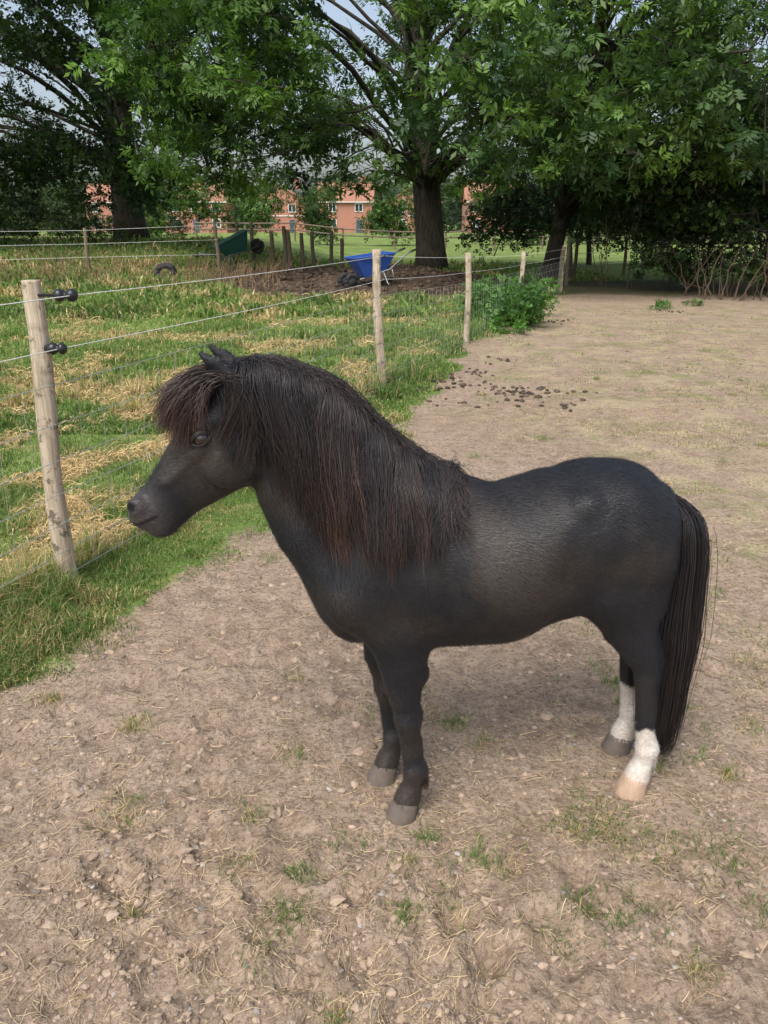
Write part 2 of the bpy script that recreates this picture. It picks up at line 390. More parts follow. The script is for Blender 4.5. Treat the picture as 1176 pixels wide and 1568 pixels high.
def segd(px,pz,pts):
    D=np.full(px.shape,9.)
    for a,b_ in zip(pts[:-1],pts[1:]):
        ax,az=b_[0]-a[0],b_[1]-a[1]; t=np.clip(((px-a[0])*ax+(pz-a[1])*az)/(ax*ax+az*az),0,1); D=np.minimum(D,np.hypot(px-a[0]-t*ax,pz-a[1]-t*az))
    return D
muz=sst(.11,.02,np.sqrt((X_+.585)**2+(Z_-.955)**2)); C=blend(C,muz*.85,(.078,.069,.068))
face=sst(.10,.03,np.sqrt((X_+.445)**2+(Z_-1.09)**2)); C=blend(C,face*.7,(.036,.031,.027))
C=blend(C,sst(.05,.02,np.sqrt((X_+.40)**2+(Z_-1.115)**2))*.6,(.05,.04,.032))
C=blend(C,sst(.028,.008,segd(X_,Z_,[(-.50,1.06),(-.43,1.10)]))*.4,(.055,.047,.04))
C=blend(C,sst(.007,.003,segd(X_,Z_,[(-.612,.937),(-.58,.938),(-.535,.958)]))*.9*(np.abs(W_)>.01),(.006,.005,.005))  # mouth groove's shade put into the colour, the carve smooths away
star=sst(.026,.012,np.sqrt((X_+.455)**2+(W_/1.0)**2+(Z_-1.195)**2)); C=blend(C,star,(.45,.40,.36))
nost=sst(.017,.011,np.sqrt((X_+.586)**2+(np.abs(W_)-.05)**2+(Z_-.99)**2)); C=blend(C,nost,(.006,.005,.005))
C=blend(C,sst(.2,.10,Z_)*sst(.4,.3,X_)*.8,(.045,.034,.027))
hl=(X_>.55)
sock=sst(.240,.222,Z_+(n2_-.5)*.05+.25*np.maximum(X_-.765,0)-.01*np.sign(W_))*hl
C=blend(C,sock,(.68,.64,.58)); C=blend(C,sock*sst(.10,.06,Z_)*.4,(.48,.37,.29)); C=blend(C,sock*sst(.55,.75,fbm(X_*30,Z_*30,3,66))*.3,(.40,.33,.26))
sh=sst(.05,.01,np.sqrt((X_-.53)**2+(Z_-.585)**2+W_**2)); C=blend(C,sh*.5,(.07,.05,.05))
mCoat,nt,b=newmat("black_coat")
at=nd(nt,'ShaderNodeAttribute',attribute_name="Col"); tc=nd(nt,'ShaderNodeTexCoord')
mp=nd(nt,'ShaderNodeMapping'); mp.inputs['Scale'].default_value=(70,220,220); mp.inputs['Rotation'].default_value=(0,R(-35),0); nt.links.new(tc.outputs['Object'],mp.inputs[0])
f1=noise(nt,1,3,.7,mp.outputs[0]); f2=noise(nt,14,4,.6,tc.outputs['Object'])
cc=mix(nt,1.0,at.outputs[0],mix(nt,ramp(nt,f1.outputs[0],.3,.7).outputs[0],(.6,.6,.6),(1.45,1.45,1.45)),'MULTIPLY')
nt.links.new(cc,b.inputs['Base Color'])
rr=mix(nt,f2.outputs[0],(.45,.45,.45),(.66,.66,.66)); nt.links.new(rr,b.inputs['Roughness'])
b.inputs['Specular IOR Level'].default_value=.4
b.inputs['Sheen Weight'].default_value=.05; b.inputs['Sheen Roughness'].default_value=.5; b.inputs['Sheen Tint'].default_value=(.65,.75,1,1)
bb=math_n(nt,'ADD',math_n(nt,'MULTIPLY',f1.outputs[0],.4),math_n(nt,'MULTIPLY',f2.outputs[0],1.0))
bump(nt,b,bb,.45,.004)
pony=empty("pony")
mesh_np("body",W3(X_,W_,Z_),Fc,mCoat,C,True,pony)
print("pony mesh",len(V),time.time()-T0)
mHair=colmat("horse_hair",.38,0,120,.3,.5)
mFur=colmat("coat_hair",.5,0,30,.2,.5)
N=280000; vi=rng.integers(0,len(V),N); p=V[vi]+rng.normal(0,.002,(N,3)); nn=VN[vi]
X1,Z1=p[:,0],p[:,2]
fl=np.stack([np.ones(N),np.zeros(N),-.45*np.ones(N)],1)
leg=sst(.62,.48,Z1)[:,None]; fl=fl*(1-leg)+np.array([.1,0,-1.0])*leg
hd=sst(-.24,-.36,X1)[:,None]*sst(.85,.95,Z1)[:,None]; fl=fl*(1-hd)+np.array([.75,0,.1])*hd
nk=(sst(.05,-.15,X1)[:,None]*(1-hd))*(1-leg); fl=fl*(1-nk)+np.array([.55,0,-.8])*nk
fl+=rng.normal(0,.15,(N,3)); a_=fbm(X1*9,Z1*9,2,71)-.5; fl[:,2]+=a_*.8
fl-=nn*(fl*nn).sum(1,keepdims=True); fl/=np.linalg.norm(fl,axis=1,keepdims=True)+1e-9
L=(rng.uniform(.006,.014,N)*(1-.5*hd[:,0])*(1-.3*leg[:,0]))[:,None]; sd=np.cross(fl,nn)
wd=rng.uniform(.0003,.00055,N)[:,None]
b0=p-nn*.0008; b1=p+fl*L*.5+nn*L*.13; b2=p+fl*L+nn*L*.17
VV=np.stack([b0-sd*wd,b0+sd*wd,b1+sd*wd*.8,b1-sd*wd*.8,b2+sd*wd*.15,b2-sd*wd*.15],1)
i=np.arange(N)[:,None]*6; FF=np.concatenate([i+np.array([[0,1,2,3]]),i+np.array([[3,2,4,5]])])
keep_eye=(np.sqrt((X1+.408)**2+(Z1-1.152)**2)>.026)
lum=C[vi].max(1); va=np.where(lum>.2,rng.uniform(.85,1.15,N),rng.uniform(.6,2.0,N))
CC=np.repeat((C[vi]*va[:,None])[:,None],6,1)
FF=FF[np.tile(keep_eye,2)]
mesh_np("coat_hair",W3(VV[...,0],VV[...,1],VV[...,2]),FF,mFur,CC,True,pony)
def feather(dx,w,n,col):
    K=7; s=np.linspace(0,1,K)[None]
    a=rng.uniform(-1.1,1.1,n); bx=.098+dx+.012*np.cos(a); bw=w+.022*np.sin(a); bz=rng.uniform(.11,.165,n); L=rng.uniform(.02,.045,n)[:,None]
    x=bx[:,None]+.02*s*np.cos(a)[:,None]; ww=bw[:,None]+.012*s*np.sin(a)[:,None]; z=bz[:,None]-L*s
    v,f,c_=tubes(W3(x,ww,z),np.repeat(rng.uniform(.0004,.0008,n)[:,None],K,1)*(1-.8*s),np.array(col)*rng.uniform(.6,1.3,(n,1)),3); mesh_np("feather",v,f,mHair,c_,True,pony)
feather(.0,-.084,260,(.022,.017,.015)); feather(-.058,.084,260,(.022,.017,.015)); feather(.685,-.098,200,(.5,.46,.41)); feather(.697,.098,200,(.5,.46,.41))
# hooves
mHd=simple("hoof_dark",(.135,.11,.092),.65,0,60,.4,.5,.002); mHl=simple("hoof_pale",(.44,.31,.22),.6,0,60,.35,.5,.002)
def hoof(name,x,w,mat):
    n=32; vs=[];fs=[]
    rows=[(.056,.034,.006),(.052,.0405,.002),(.040,.043,-.002),(.018,.048,-.008),(.002,.052,-.012),(-.01,.0515,-.012)]
    for z,r,sx in rows:
        for k in range(n):
            a=2*math.pi*k/n; ca,sa=math.cos(a),math.sin(a)
            px=x+sx+r*ca*(1.02 if ca<0 else .88)
            if ca>.8: px-=.007
            pz=z-(.016*max(ca,-.3)) if z>.03 else z
            vs.append(tuple(W3(px,w+r*.97*sa,pz)))
    for i in range(len(rows)-1):
        for k in range(n): fs.append((i*n+k,i*n+(k+1)%n,(i+1)*n+(k+1)%n,(i+1)*n+k))
    fs.append(tuple(range(n))); fs.append(tuple((len(rows)-1)*n+k for k in range(n))[::-1])
    m=MB(); m.add(vs,fs); m.obj(name,mat,pony,True)
hoof("hoof_1",.070,-.084,mHd); hoof("hoof_2",.012,.084,mHd); hoof("hoof_3",.760,-.098,mHl); hoof("hoof_4",.772,.098,mHd)
# eyes
mEye,nt,b=newmat("eye_dark"); tc=nd(nt,'ShaderNodeTexCoord'); nn_=noise(nt,80,3,.5,tc.outputs['Object'])
nt.links.new(mix(nt,nn_.outputs[0],(.006,.005,.005),(.022,.014,.010)),b.inputs['Base Color']); b.inputs['Roughness'].default_value=.03; b.inputs['Coat Weight'].default_value=1; b.inputs['Coat Roughness'].default_value=.02
for sgn in (-1,1):
    cx,cz=-.408,1.152
    cw=sgn*.054
    bpy.ops.mesh.primitive_uv_sphere_add(segments=32,ring_count=20,radius=.021,location=tuple(W3(cx,cw,cz)))
    e=bpy.context.object; e.name="eye"; e.parent=pony; e.data.materials.append(mEye); bpy.ops.object.shade_smooth()
    K=30; th=np.linspace(0,2*np.pi,K)
    for sc_,rad_,cl_ in ((1.0,.0026,.020),(1.2,.0040,.011)):
        ang=R(24)
        ax=.0205*np.cos(th)*sc_; az=.0130*np.sin(th)*(1-.25*np.cos(th)**2)*sc_
        px=cx+ax*math.cos(ang)-az*math.sin(ang); pz=cz+ax*math.sin(ang)+az*math.cos(ang)
        depth=np.sqrt(np.maximum(.0235**2-(ax/sc_)**2-(az/sc_)**2,1e-6))*.93-(sc_-1)*.012
        Pn=W3(px,cw+sgn*depth,pz)[None]
        v,f,c_=tubes(Pn,np.full((1,K),rad_)*(1+.5*np.sin(th))[None],np.array([[cl_,cl_*.92,cl_*.9]]),8)
        mesh_np("eyelid",v,f,mCoat,c_,True,pony)
# ---- hair
red=np.array([.115,.066,.048]); blk=np.array([.013,.0125,.0145])
def hair(name,P,rad,redness,tipgain=.6,base=.35):
    N,K,_=P.shape; s=np.linspace(0,1,K)
    r=rad[:,None]*np.clip(1.15-s[None]**2*1.0,.12,1)
    k=np.clip(redness[:,None]*(base+tipgain*s[None]),0,1)[...,None]
    col=blk*(1-k)+red*k; col=col*rng.uniform(.5,1.7,(N,1,1))
    v,f,c_=tubes(P,r,col,3); return mesh_np(name,v,f,mHair,c_,True,pony)
def smooth_w(w,it=3):
    for _ in range(it):
        q=w.copy(); q[:,1:-1]=(w[:,:-2]+w[:,1:-1]*2+w[:,2:])/4; q[:,-1]=(w[:,-2]+w[:,-1])/2; w=q
    return w
def ff(a): 
    a=a.copy()
    for j in range(1,a.shape[1]): a[:,j]=np.where(np.isnan(a[:,j]),a[:,j-1],a[:,j])
    return np.nan_to_num(a,nan=0.0)
K=18; s=np.linspace(0,1,K)[None]
nl=135; per=52; N=nl*per
lt=np.sort(rng.uniform(0,1,nl)); tt=np.repeat(lt,per)+rng.normal(0,.014,N); tt=np.clip(tt,0,1)
xr=-.30+tt*.46
zr=np.interp(xr,gx,np.nan_to_num(topZ))
et=[0,.12,.3,.5,.75,.9,1]
ex=np.interp(tt,et,[-.225,-.190,-.130,-.050,.060,.135,.20])+np.repeat(rng.normal(0,.022,nl),per)
ez=np.interp(tt,et,[1.14,1.02,.925,.885,.865,.90,.955])+np.repeat(rng.normal(0,.030,nl),per)+rng.normal(0,.026,N)
conv=np.repeat(rng.uniform(.3,.95,nl),per)[:,None]
spread=rng.normal(0,.022,N)[:,None]
ph=np.repeat(rng.uniform(0,6.3,nl),per)[:,None]; ph2=rng.uniform(0,6.3,(N,1))
x=xr[:,None]+(ex-xr)[:,None]*s**1.15+spread*(1-conv*s**.8)*np.sin(np.pi*np.clip(s*1.6,0,.5))+.011*np.sin(s*6+ph)*s+.004*np.sin(s*14+ph2)*s+rng.normal(0,.004,(N,1))*s
z=zr[:,None]+.016*np.sin(np.pi*np.clip(s*5,0,1))+(ez-zr)[:,None]*s**1.05
w=ff(np.where(s<.02,0,sW(x,z)))
lay=np.repeat(rng.uniform(0,.030,nl),per)[:,None]
w=smooth_w(w,3)-(.003+lay+rng.uniform(0,.016,(N,1)))*np.clip(s*6,0.1,1)+rng.normal(0,.010,(N,1))*np.clip(1-s*8,0,1)
rd=np.clip(np.repeat(rng.beta(.8,1.2,nl),per)*(.15+1.0*np.exp(-((tt-.52)/.33)**2))+rng.normal(0,.14,N),0,1)
hair("mane",W3(x,w,z),rng.uniform(.0006,.0012,N),rd,.75,.25)
N=2600; tt=rng.uniform(0,1,N); xr=-.33+tt*.50; zr=np.interp(xr,gx,np.nan_to_num(topZ)); K=8; s=np.linspace(0,1,K)[None]
L=rng.uniform(.03,.075,N)[:,None]
x=xr[:,None]+L*s*(.9+rng.normal(0,.15,(N,1))); z=zr[:,None]-.006+.022*np.sin(np.pi*.75*s)*rng.uniform(.1,1.1,(N,1))-L*s**2*.8
w=rng.normal(-.004,.012,(N,1))+s*rng.normal(-.006,.014,(N,1))
hair("crest_hair",W3(x,w,z),rng.uniform(.0006,.001,N),rng.uniform(0,.7,N),.5,.1)
nl=130; per=44; N=nl*per; K=16; s=np.linspace(0,1,K)[None]
rx=-.335+rng.normal(0,.016,N); rw=rng.normal(0,.028,N); rz=1.287+rng.normal(0,.007,N)
q=rng.uniform(0,1,nl); lay=rng.uniform(0,1,nl)
exl=np.interp(q,[0,.35,.7,1],[-.492,-.490,-.470,-.415])+rng.normal(0,.010,nl)+.035*(1-lay)
ezl=np.interp(q,[0,.35,.7,1],[1.225,1.185,1.165,1.170])+rng.normal(0,.014,nl)
ewl=rng.uniform(-.092,.075,nl)
ex=np.repeat(exl,per)+rng.normal(0,.010,N); ez=np.repeat(ezl,per)+rng.normal(0,.015,N); ew=np.repeat(ewl,per)+rng.normal(0,.010,N)
ly=np.repeat(lay,per)
mx=-.392-.055*ly+rng.normal(0,.010,N); mz=1.285+.052*ly+rng.normal(0,.010,N)
def bez(a,m,e): return a[:,None]*(1-s)**2+2*m[:,None]*s*(1-s)+e[:,None]*s**2
ph=rng.uniform(0,6.3,(N,1))
P=W3(bez(rx,mx,ex)+.005*np.sin(s*9+ph)*s,bez(rw,ew*1.0,ew)+rng.normal(0,.004,(N,1))+.005*np.sin(s*7+ph*2)*s,bez(rz,mz,ez)-.008*s**3)
hair("forelock",P,rng.uniform(.0006,.0011,N),np.clip(np.repeat(rng.uniform(.25,1,nl),per)+rng.normal(0,.12,N),0,1),.85,.25)
nl=30; per=34; N=nl*per
rx=-.305+rng.normal(0,.022,N); rz=np.interp(rx,gx,np.nan_to_num(topZ))+.003
exl=rng.uniform(-.37,-.27,nl); ezl=rng.uniform(1.07,1.20,nl)
ex=np.repeat(exl,per)+rng.normal(0,.005,N); ez=np.repeat(ezl,per)+rng.normal(0,.014,N)
x=rx[:,None]+(ex-rx)[:,None]*s+.012*np.sin(np.pi*s); z=rz[:,None]+(ez-rz)[:,None]*s
w=ff(np.where(s<.02,0,sW(x,z))); w=smooth_w(w,3)-rng.uniform(.004,.020,(N,1))*np.clip(s*5,.1,1)
hair("side_locks",W3(x,w,z),rng.uniform(.0005,.0009,N),np.repeat(rng.uniform(0,.6,nl),per),.6,.1)
# tail
nl=90; per=54; N=nl*per; K=22; s=np.linspace(0,1,K)[None]
ts=[0,.1,.25,.45,.65,.85,1]; tx=[.785,.820,.832,.826,.818,.828,.836]; tz=[.905,.855,.73,.54,.37,.19,.075]
u0=rng.uniform(0,.22,N)[:,None]; u1=np.repeat(rng.uniform(.76,1.05,nl),per)[:,None]+rng.normal(0,.03,(N,1))
uu=u0+(u1-u0)*s
ox=np.repeat(rng.normal(0,.020,nl),per)[:,None]+rng.normal(0,.009,(N,1)); ow=np.repeat(rng.normal(0,.024,nl),per)[:,None]+rng.normal(0,.010,(N,1))-.035*np.clip(uu*1.5,0,1)
wd=np.clip(.35+np.interp(uu,[0,.15,.5,.9,1.04],[.2,.9,1.15,.9,.5]),0,2)-.2
ph=np.repeat(rng.uniform(0,6.3,nl),per)[:,None]
x=np.interp(uu,ts,tx)+ox*wd+.009*np.sin(uu*9+ph)*uu; z=np.interp(uu,ts,tz); w=ow*wd+.005*np.sin(uu*7+ph*2)
hair("tail",W3(x,w,z),rng.uniform(.0006,.0012,N),np.clip(np.repeat(rng.beta(.8,3,nl),per)*np.interp(u0[:,0],[0,.22],[.9,.6]),0,1),.2,.35)
print("hair",time.time()-T0)
del F,inside

# ------------------------------------------------------------ wire fence
mWood,nt,b=newmat("weathered_wood"); tc=nd(nt,'ShaderNodeTexCoord'); mp=nd(nt,'ShaderNodeMapping'); mp.inputs['Scale'].default_value=(28,28,2.2); nt.links.new(tc.outputs['Object'],mp.inputs[0])
wn=noise(nt,1.6,6,.65,mp.outputs[0]); wn2=noise(nt,6,4,.6,tc.outputs['Object']); wn3=noise(nt,16,5,.7,tc.outputs['Object'])
cw_=mix(nt,ramp(nt,wn.outputs[0],.3,.62).outputs[0],(.28,.21,.14),(.60,.51,.39)); cw_=mix(nt,math_n(nt,'MULTIPLY',ramp(nt,wn2.outputs[0],.52,.64).outputs[0],.75),cw_,(.24,.21,.14)); cw_=mix(nt,math_n(nt,'MULTIPLY',ramp(nt,wn3.outputs[0],.56,.62).outputs[0],.85),cw_,(.11,.085,.06))
nt.links.new(cw_,b.inputs['Base Color']); b.inputs['Roughness'].default_value=.85; bump(nt,b,wn.outputs[0],1,.012)
mWire=simple("galvanised_wire",(.50,.52,.53),.4,.6,30,.15,0)
mTape=simple("white_electric_line",(.75,.76,.74),.6,0,30,.1,0)
mBlk=simple("black_plastic",(.014,.015,.02),.35,0,30,.2,0)
fence=empty("wire_fence")
posts=[(-3.05,-1.4,1.37,0,0),(-1.49,3.28,1.375,.04,-.01),(-.02,7.705,1.365,-.055,0),(1.16,10.9,1.20,-.02,0),(2.58,15.0,1.06,0,.02),(4.1,18.6,1.05,.02,0)]
def post(mb,x,y,hgt,lx=0,ly=0,r=.042):
    z=float(H(x,y)); m=14; pts=[];rs=[]
    for i in range(m+1):
        t=i/m; zz=z-.15+(hgt+.15)*t; pts.append((x+lx*t+.009*math.sin(7*t+x*3),y+ly*t+.007*math.sin(5*t+y),zz)); rs.append(r*(1.05-.08*t+.045*math.sin(13*t+x)+rng.normal(0,.02)))
    pts.append((pts[-1][0],pts[-1][1],pts[-1][2]+.006)); rs.append(r*.88)
    mb.tube(pts,rs,14)
for i,p in enumerate(posts):
    mb=MB(); post(mb,*p); mb.obj("post_%d"%(i+1),mWood,fence,True)
def tops(i,hh):
    x,y,hg,lx,ly=posts[i]; t=hh/hg; return np.array([x+lx*t+.043,y+ly*t-.015,float(H(x,y))+hh])
wires=[];wr=[]
hs=[.08,.2,.33,.47,.62,.78,.95]
for i in range(len(posts)-1):
    for hh in hs:
        a,b_=tops(i,hh*min(1,posts[i][2]/1.37)),tops(i+1,hh*min(1,posts[i+1][2]/1.37)); t=np.linspace(0,1,9)[:,None]
        p=a+(b_-a)*t; p[:,2]-=.03*(1-hh)*4*(t*(1-t))[:,0]*rng.uniform(.6,1.4); wires.append(p); wr.append(.0018)
    n=int(np.linalg.norm(tops(i+1,0.1)-tops(i,.1))/.16)
    for k in range(1,n):
        t=k/n; a=tops(i,.06)*(1-t)+tops(i+1,.06)*t; c_=tops(i,.95*min(1,posts[i][2]/1.37))*(1-t)+tops(i+1,.95*min(1,posts[i+1][2]/1.37))*t
        s9=np.linspace(0,1,9)[:,None]; p=a+(c_-a)*s9; p[:,0]+=rng.normal(0,.004,9); p[:,2]-=.03*4*t*(1-t)*(1-s9[:,0]); wires.append(p); wr.append(.0014)
wires=np.array(wires); v,f,c_=tubes(wires,np.repeat(np.array(wr)[:,None],9,1),np.ones((len(wires),3)),4)
mesh_np("netting",v,f,mWire,None,True,fence)
el=[]
for i in range(len(posts)-1):
    for fr,ox in ((.962,.14),(.805,.06)):
        a=tops(i,fr*posts[i][2]); b_=tops(i+1,fr*posts[i+1][2]); 
        a=a+np.array([ox if i==1 else .03,0,0]); b_=b_+np.array([ox if i+1==1 else .03,0,0])
        t=np.linspace(0,1,9)[:,None]; p=a+(b_-a)*t; p[:,2]-=.05*(t*(1-t))[:,0]; el.append(p)
el=np.array(el); v,f,c_=tubes(el,np.full(el.shape[:2],.0020),np.ones((len(el),3)),5); mesh_np("electric_lines",v,f,mTape,None,True,fence)
mb=MB()
for i in range(1,len(posts)):
    for fr,ox in ((.962,.14),(.805,.06)):
        a=tops(i,fr*posts[i][2]); L=ox if i==1 else .03
        k=[(0,.006),(L*.45,.006),(L*.5,.020),(L*.62,.028),(L*.74,.02),(L*.76,.013),(L*.84,.013),(L*.88,.024),(L*1.02,.027),(L*1.12,.018),(L*1.15,.006)]
        if i==1 and ox<.1: k=[(0,.012),(.02,.02),(.035,.027),(.05,.018),(.055,.012),(.062,.022),(.075,.026),(.088,.015),(.092,.005)]
        if i>1: k=[(0,.008),(.02,.012),(.04,.012),(.045,.004)]
        mb.tube([(a[0]-.005+q,a[1],a[2]) for q,_ in k],[r for _,r in k],12)
mb.obj("insulators",mBlk,fence,True)

def line_fence(name,pts,spacing,hgt,mat,r=.05,nw=3,rail=False):
    e=empty(name); mb=MB(); W=[]
    for (a,b_) in zip(pts[:-1],pts[1:]):
        L=math.dist(a,b_); n=max(1,int(L/spacing)); prev=None
        for k in range(n+1):
            x=a[0]+(b_[0]-a[0])*k/n+rng.normal(0,.05); y=a[1]+(b_[1]-a[1])*k/n; hg=hgt*rng.uniform(.9,1.1)
            post(mb,x,y,hg,rng.normal(0,.04),0,r)
            if prev:
                for j in range(nw):
                    f_=.95-.3*j
                    A=np.array([prev[0],prev[1]-r,float(H(prev[0],prev[1]))+prev[2]*f_]); B=np.array([x,y-r,float(H(x,y))+hg*f_])
                    if rail: mb.tube([A,B],.045,6)
                    else: W.append(np.linspace(A,B,3))
            prev=(x,y,hg)
    mb.obj("posts",mat,e,True)
    if W:
        W=np.array(W); v,f,_=tubes(W,np.full(W.shape[:2],.004),np.ones((len(W),3)),4); mesh_np("wires",v,f,mTape,None,True,e)
mDW=simple("dark_wood",(.18,.14,.10),.9,0,8,.4,.3,.01)
line_fence("post_and_wire_fence",[(-14,19.5),(-4.6,22.2)],3.1,1.15,mDW,.05,3)
line_fence("post_and_wire_fence",[(-4.6,26),(-2.9,24.5),(-1.4,27)],.65,1.15,mDW,.06,2)
line_fence("post_and_wire_fence",[(4.1,18.6),(5.6,24),(12,30)],2.4,1.1,mDW,.05,3)
line_fence("post_and_rail_fence",[(-12,52),(26,52)],3,1.2,mDW,.06,2,True)

# ------------------------------------------------------------ foliage
def leaves(P,L,col,leaflets=7,droop=.35,wid=.34):
    N=len(P)
    d=rng.normal(0,1,(N,3)); d[:,2]-=droop; d/=np.linalg.norm(d,axis=1,keepdims=True)
    up=rng.normal(0,.5,(N,3)); up[:,2]+=1; sd=np.cross(d,up); sd/=np.linalg.norm(sd,axis=1,keepdims=True)+1e-9
    nr=np.cross(sd,d)
    VS=[];np_=(leaflets-1)//2
    items=[(1.0,0)]+[(.25+.6*i/max(1,np_),sg) for i in range(np_) for sg in (-1,1)]
    for t,sg in items:
        base=P+d*(L*t*.7)[:,None] if sg else P+d*(L*.66)[:,None]
        ld=d*(.55 if sg else 1)+sd*sg*.9+nr*rng.normal(-.1,.25,(N,1)); ld/=np.linalg.norm(ld,axis=1,keepdims=True)
        sp=np.cross(ld,nr); sp/=np.linalg.norm(sp,axis=1,keepdims=True)+1e-9
        l=(L*(.42 if leaflets>3 else .7)*rng.uniform(.8,1.15,N))[:,None]; ww=l*wid*.5
        VS.append(np.stack([base,base+ld*l*.45+sp*ww,base+ld*l,base+ld*l*.45-sp*ww],1))
    V=np.stack(VS,1); n=V.shape[1]
    F=np.arange(N*n*4).reshape(-1,4)
    C=np.repeat(np.repeat(col[:,None,None,:],n,1),4,2)*rng.uniform(.85,1.15,(N,n,1,1))
    return V.reshape(-1,3),F,C.reshape(-1,3)
def clump_leaves(cl,per,L,c0,c1,leaflets=7,flat=.7,droop=.35,wid=.34,bright=.25):
    CC=[];PP=[];LL=[]
    for (x,y,z,r) in cl:
        n=int(per*r*r)
        m=max(4,int(9*r)); u=rng.normal(0,1,(m,3)); u/=np.linalg.norm(u,axis=1,keepdims=True)
        sc=np.array([x,y,z])+u*np.array([r,r,r*flat])*rng.uniform(.35,1,(m,1))
        k=rng.integers(0,m,n); p=sc[k]+rng.normal(0,1,(n,3))*np.array([.26,.26,.15])*r
        tint=rng.uniform(0,1)**1.5; st=rng.uniform(0,1,m)[k]
        mixv=np.clip(tint*.5+st*.45+rng.normal(0,.1,n)-.15+(st>.85)*bright,0,1)[:,None]
        CC.append(np.array(c0)*(1-mixv)+np.array(c1)*mixv); PP.append(p); LL.append(rng.uniform(.7,1.25,n)*L)
    return leaves(np.vstack(PP),np.concatenate(LL),np.vstack(CC),leaflets,droop,wid)
mLeaf=colmat("leaf_green",.5,.3,6,.15,.4)
mBark,nt,b=newmat("bark"); tc=nd(nt,'ShaderNodeTexCoord'); mp=nd(nt,'ShaderNodeMapping'); mp.inputs['Scale'].default_value=(6,6,1.2); nt.links.new(tc.outputs['Object'],mp.inputs[0])
bn=noise(nt,2.5,7,.7,mp.outputs[0]); nt.links.new(mix(nt,ramp(nt,bn.outputs[0],.35,.65).outputs[0],(.022,.019,.014),(.10,.085,.062)),b.inputs['Base Color']); b.inputs['Roughness'].default_value=.95; bump(nt,b,bn.outputs[0],1,.08)
def tree(name,base,hgt,r,cl,per,L,c0,c1,lean=(0,0),leaf_kw={},limb=.9,lf=.4,tap=.72,flare=.3):
    e=empty(name); mb=MB(); bx,by=base; bz=float(H(bx,by)); m=14; pts=[];rs=[]
    for i in range(m+1):
        t=i/m; pts.append((bx+lean[0]*t+.12*math.sin(5*t+bx),by+lean[1]*t+.1*math.sin(4*t),bz-.2+hgt*t)); rs.append(r*(1-tap*t)*(1+flare*math.exp(-t*26)))
    mb.tube(pts,rs,18); mb.obj("trunk",mBark,e,True)
    lp=[];lr=[]
    K=11; s=np.linspace(0,1,K)[:,None]
    for (x,y,z,rc) in cl:
        c_=np.array([x,y,z+rc*.2])
        if rng.random()<lf:
            t=np.clip((z*.7+rng.uniform(-.5,.5)-bz)/hgt,.22,.92); i=int(t*m); a=np.array(pts[i])
            dd=np.linalg.norm((c_-a)[:2]); mid=a*.5+c_*.5+np.array([rng.normal(0,.15*dd),rng.normal(0,.15*dd),.28*dd+rng.normal(0,.3)])
            p=a*(1-s)**2+2*mid*s*(1-s)+c_*s**2; wob=np.cumsum(rng.normal(0,.11,(K,3)),0); p=p+wob*np.sin(np.pi*s); lp.append(p); lr.append(np.linspace(min(r*.3,.03+.010*dd)*limb,.012,K))
        else:
            p=c_+(s-.5)*rng.normal(0,1,3)*rc; lp.append(p); lr.append(np.linspace(.025,.01,K))
        for _ in range(5):
            en=c_+rng.normal(0,1,3)*np.array([rc,rc,rc*.6])*.7; st=p[rng.integers(4,K)]
            q=st+(en-st)*s+np.cumsum(rng.normal(0,.025,(K,3)),0)*s; lp.append(q); lr.append(np.linspace(.014,.004,K))
    lp=np.array(lp); v,f,_=tubes(lp,np.array(lr),np.ones((len(lp),3)),5); mesh_np("limbs",v,f,mBark,None,True,e)
    v,f,c_=clump_leaves(cl,per,L,c0,c1,**leaf_kw); mesh_np("foliage",v,f,mLeaf,c_,False,e)
    print(name,len(f),time.time()-T0)
def ell(n,c,rad,rr,keep=lambda x,y,z:True,shell=.45):
    out=[]
    while len(out)<n:
        u=rng.normal(0,1,3); u/=np.linalg.norm(u); q=u*rng.uniform(shell,1)**.6
        p=np.array(c)+q*np.array(rad)
        if keep(*p): out.append((p[0],p[1],p[2],rng.uniform(*rr)))
    return out
def gap(x,y,z): return abs(x-(-.1))<.75 and 3.9<z<6.6
def kp(x,y,z): return z>2.9 and not gap(x,y,z)
cl=ell(118,(1.2,25,8.2),(9.5,8.5,6.4),(.85,1.5),kp)
cl+=[(-3.6,22,4.6,1.2),(-2.6,21,5.6,1.2),(-1.9,21.5,3.5,.9),(-4.6,22,3.6,1.0),(-5.2,21.5,5.2,1.2),(-3.0,21,3.0,.7),(1.0,20,6.2,1.2),(2.2,19,4.4,1.1),(-1.9,20.5,6.6,1.1),(-5.8,23,6.6,1.3),(-4,22,7.2,1.3),(-4.0,19.5,4.9,.9),(-2.9,19,4.3,.8),(-4.9,20,6.2,1.),(-3.3,19,5.8,.9),(-1.2,22,2.9,.7),(-3.9,23,2.8,.8),(-6.5,24,4.2,1.1),(-6.0,22,3.2,.8)]
cl+=[(-5.2,23,2.75,.55),(-4.4,22.5,2.7,.5),(-2.4,22.5,2.7,.55),(-.6,23,2.75,.55),(.4,22.5,3.0,.6),(-.2,21,3.3,.5),(2.6,22,3.0,.7),(3.4,22,2.9,.6),(-3.4,19.5,6.6,1.0),(-1.6,19.5,5.2,.7)]
tree("ash_tree",(1.55,28),13,.50,cl,125,.46,(.030,.070,.022),(.20,.36,.06),(-.8,0),tap=.4,lf=.35)
cl=ell(120,(-11.5,28,7.8),(8.5,6.5,6.6),(.9,1.6),lambda x,y,z:z>3.0 and x<-4.2)
cl+=[(-14+1.3*i+rng.normal(0,.3),28+rng.normal(0,.8),rng.uniform(2.6,3.9),1.1) for i in range(6)]+[(-16.5+1.1*i,27.5,rng.uniform(1.8,3),1.1) for i in range(5)]
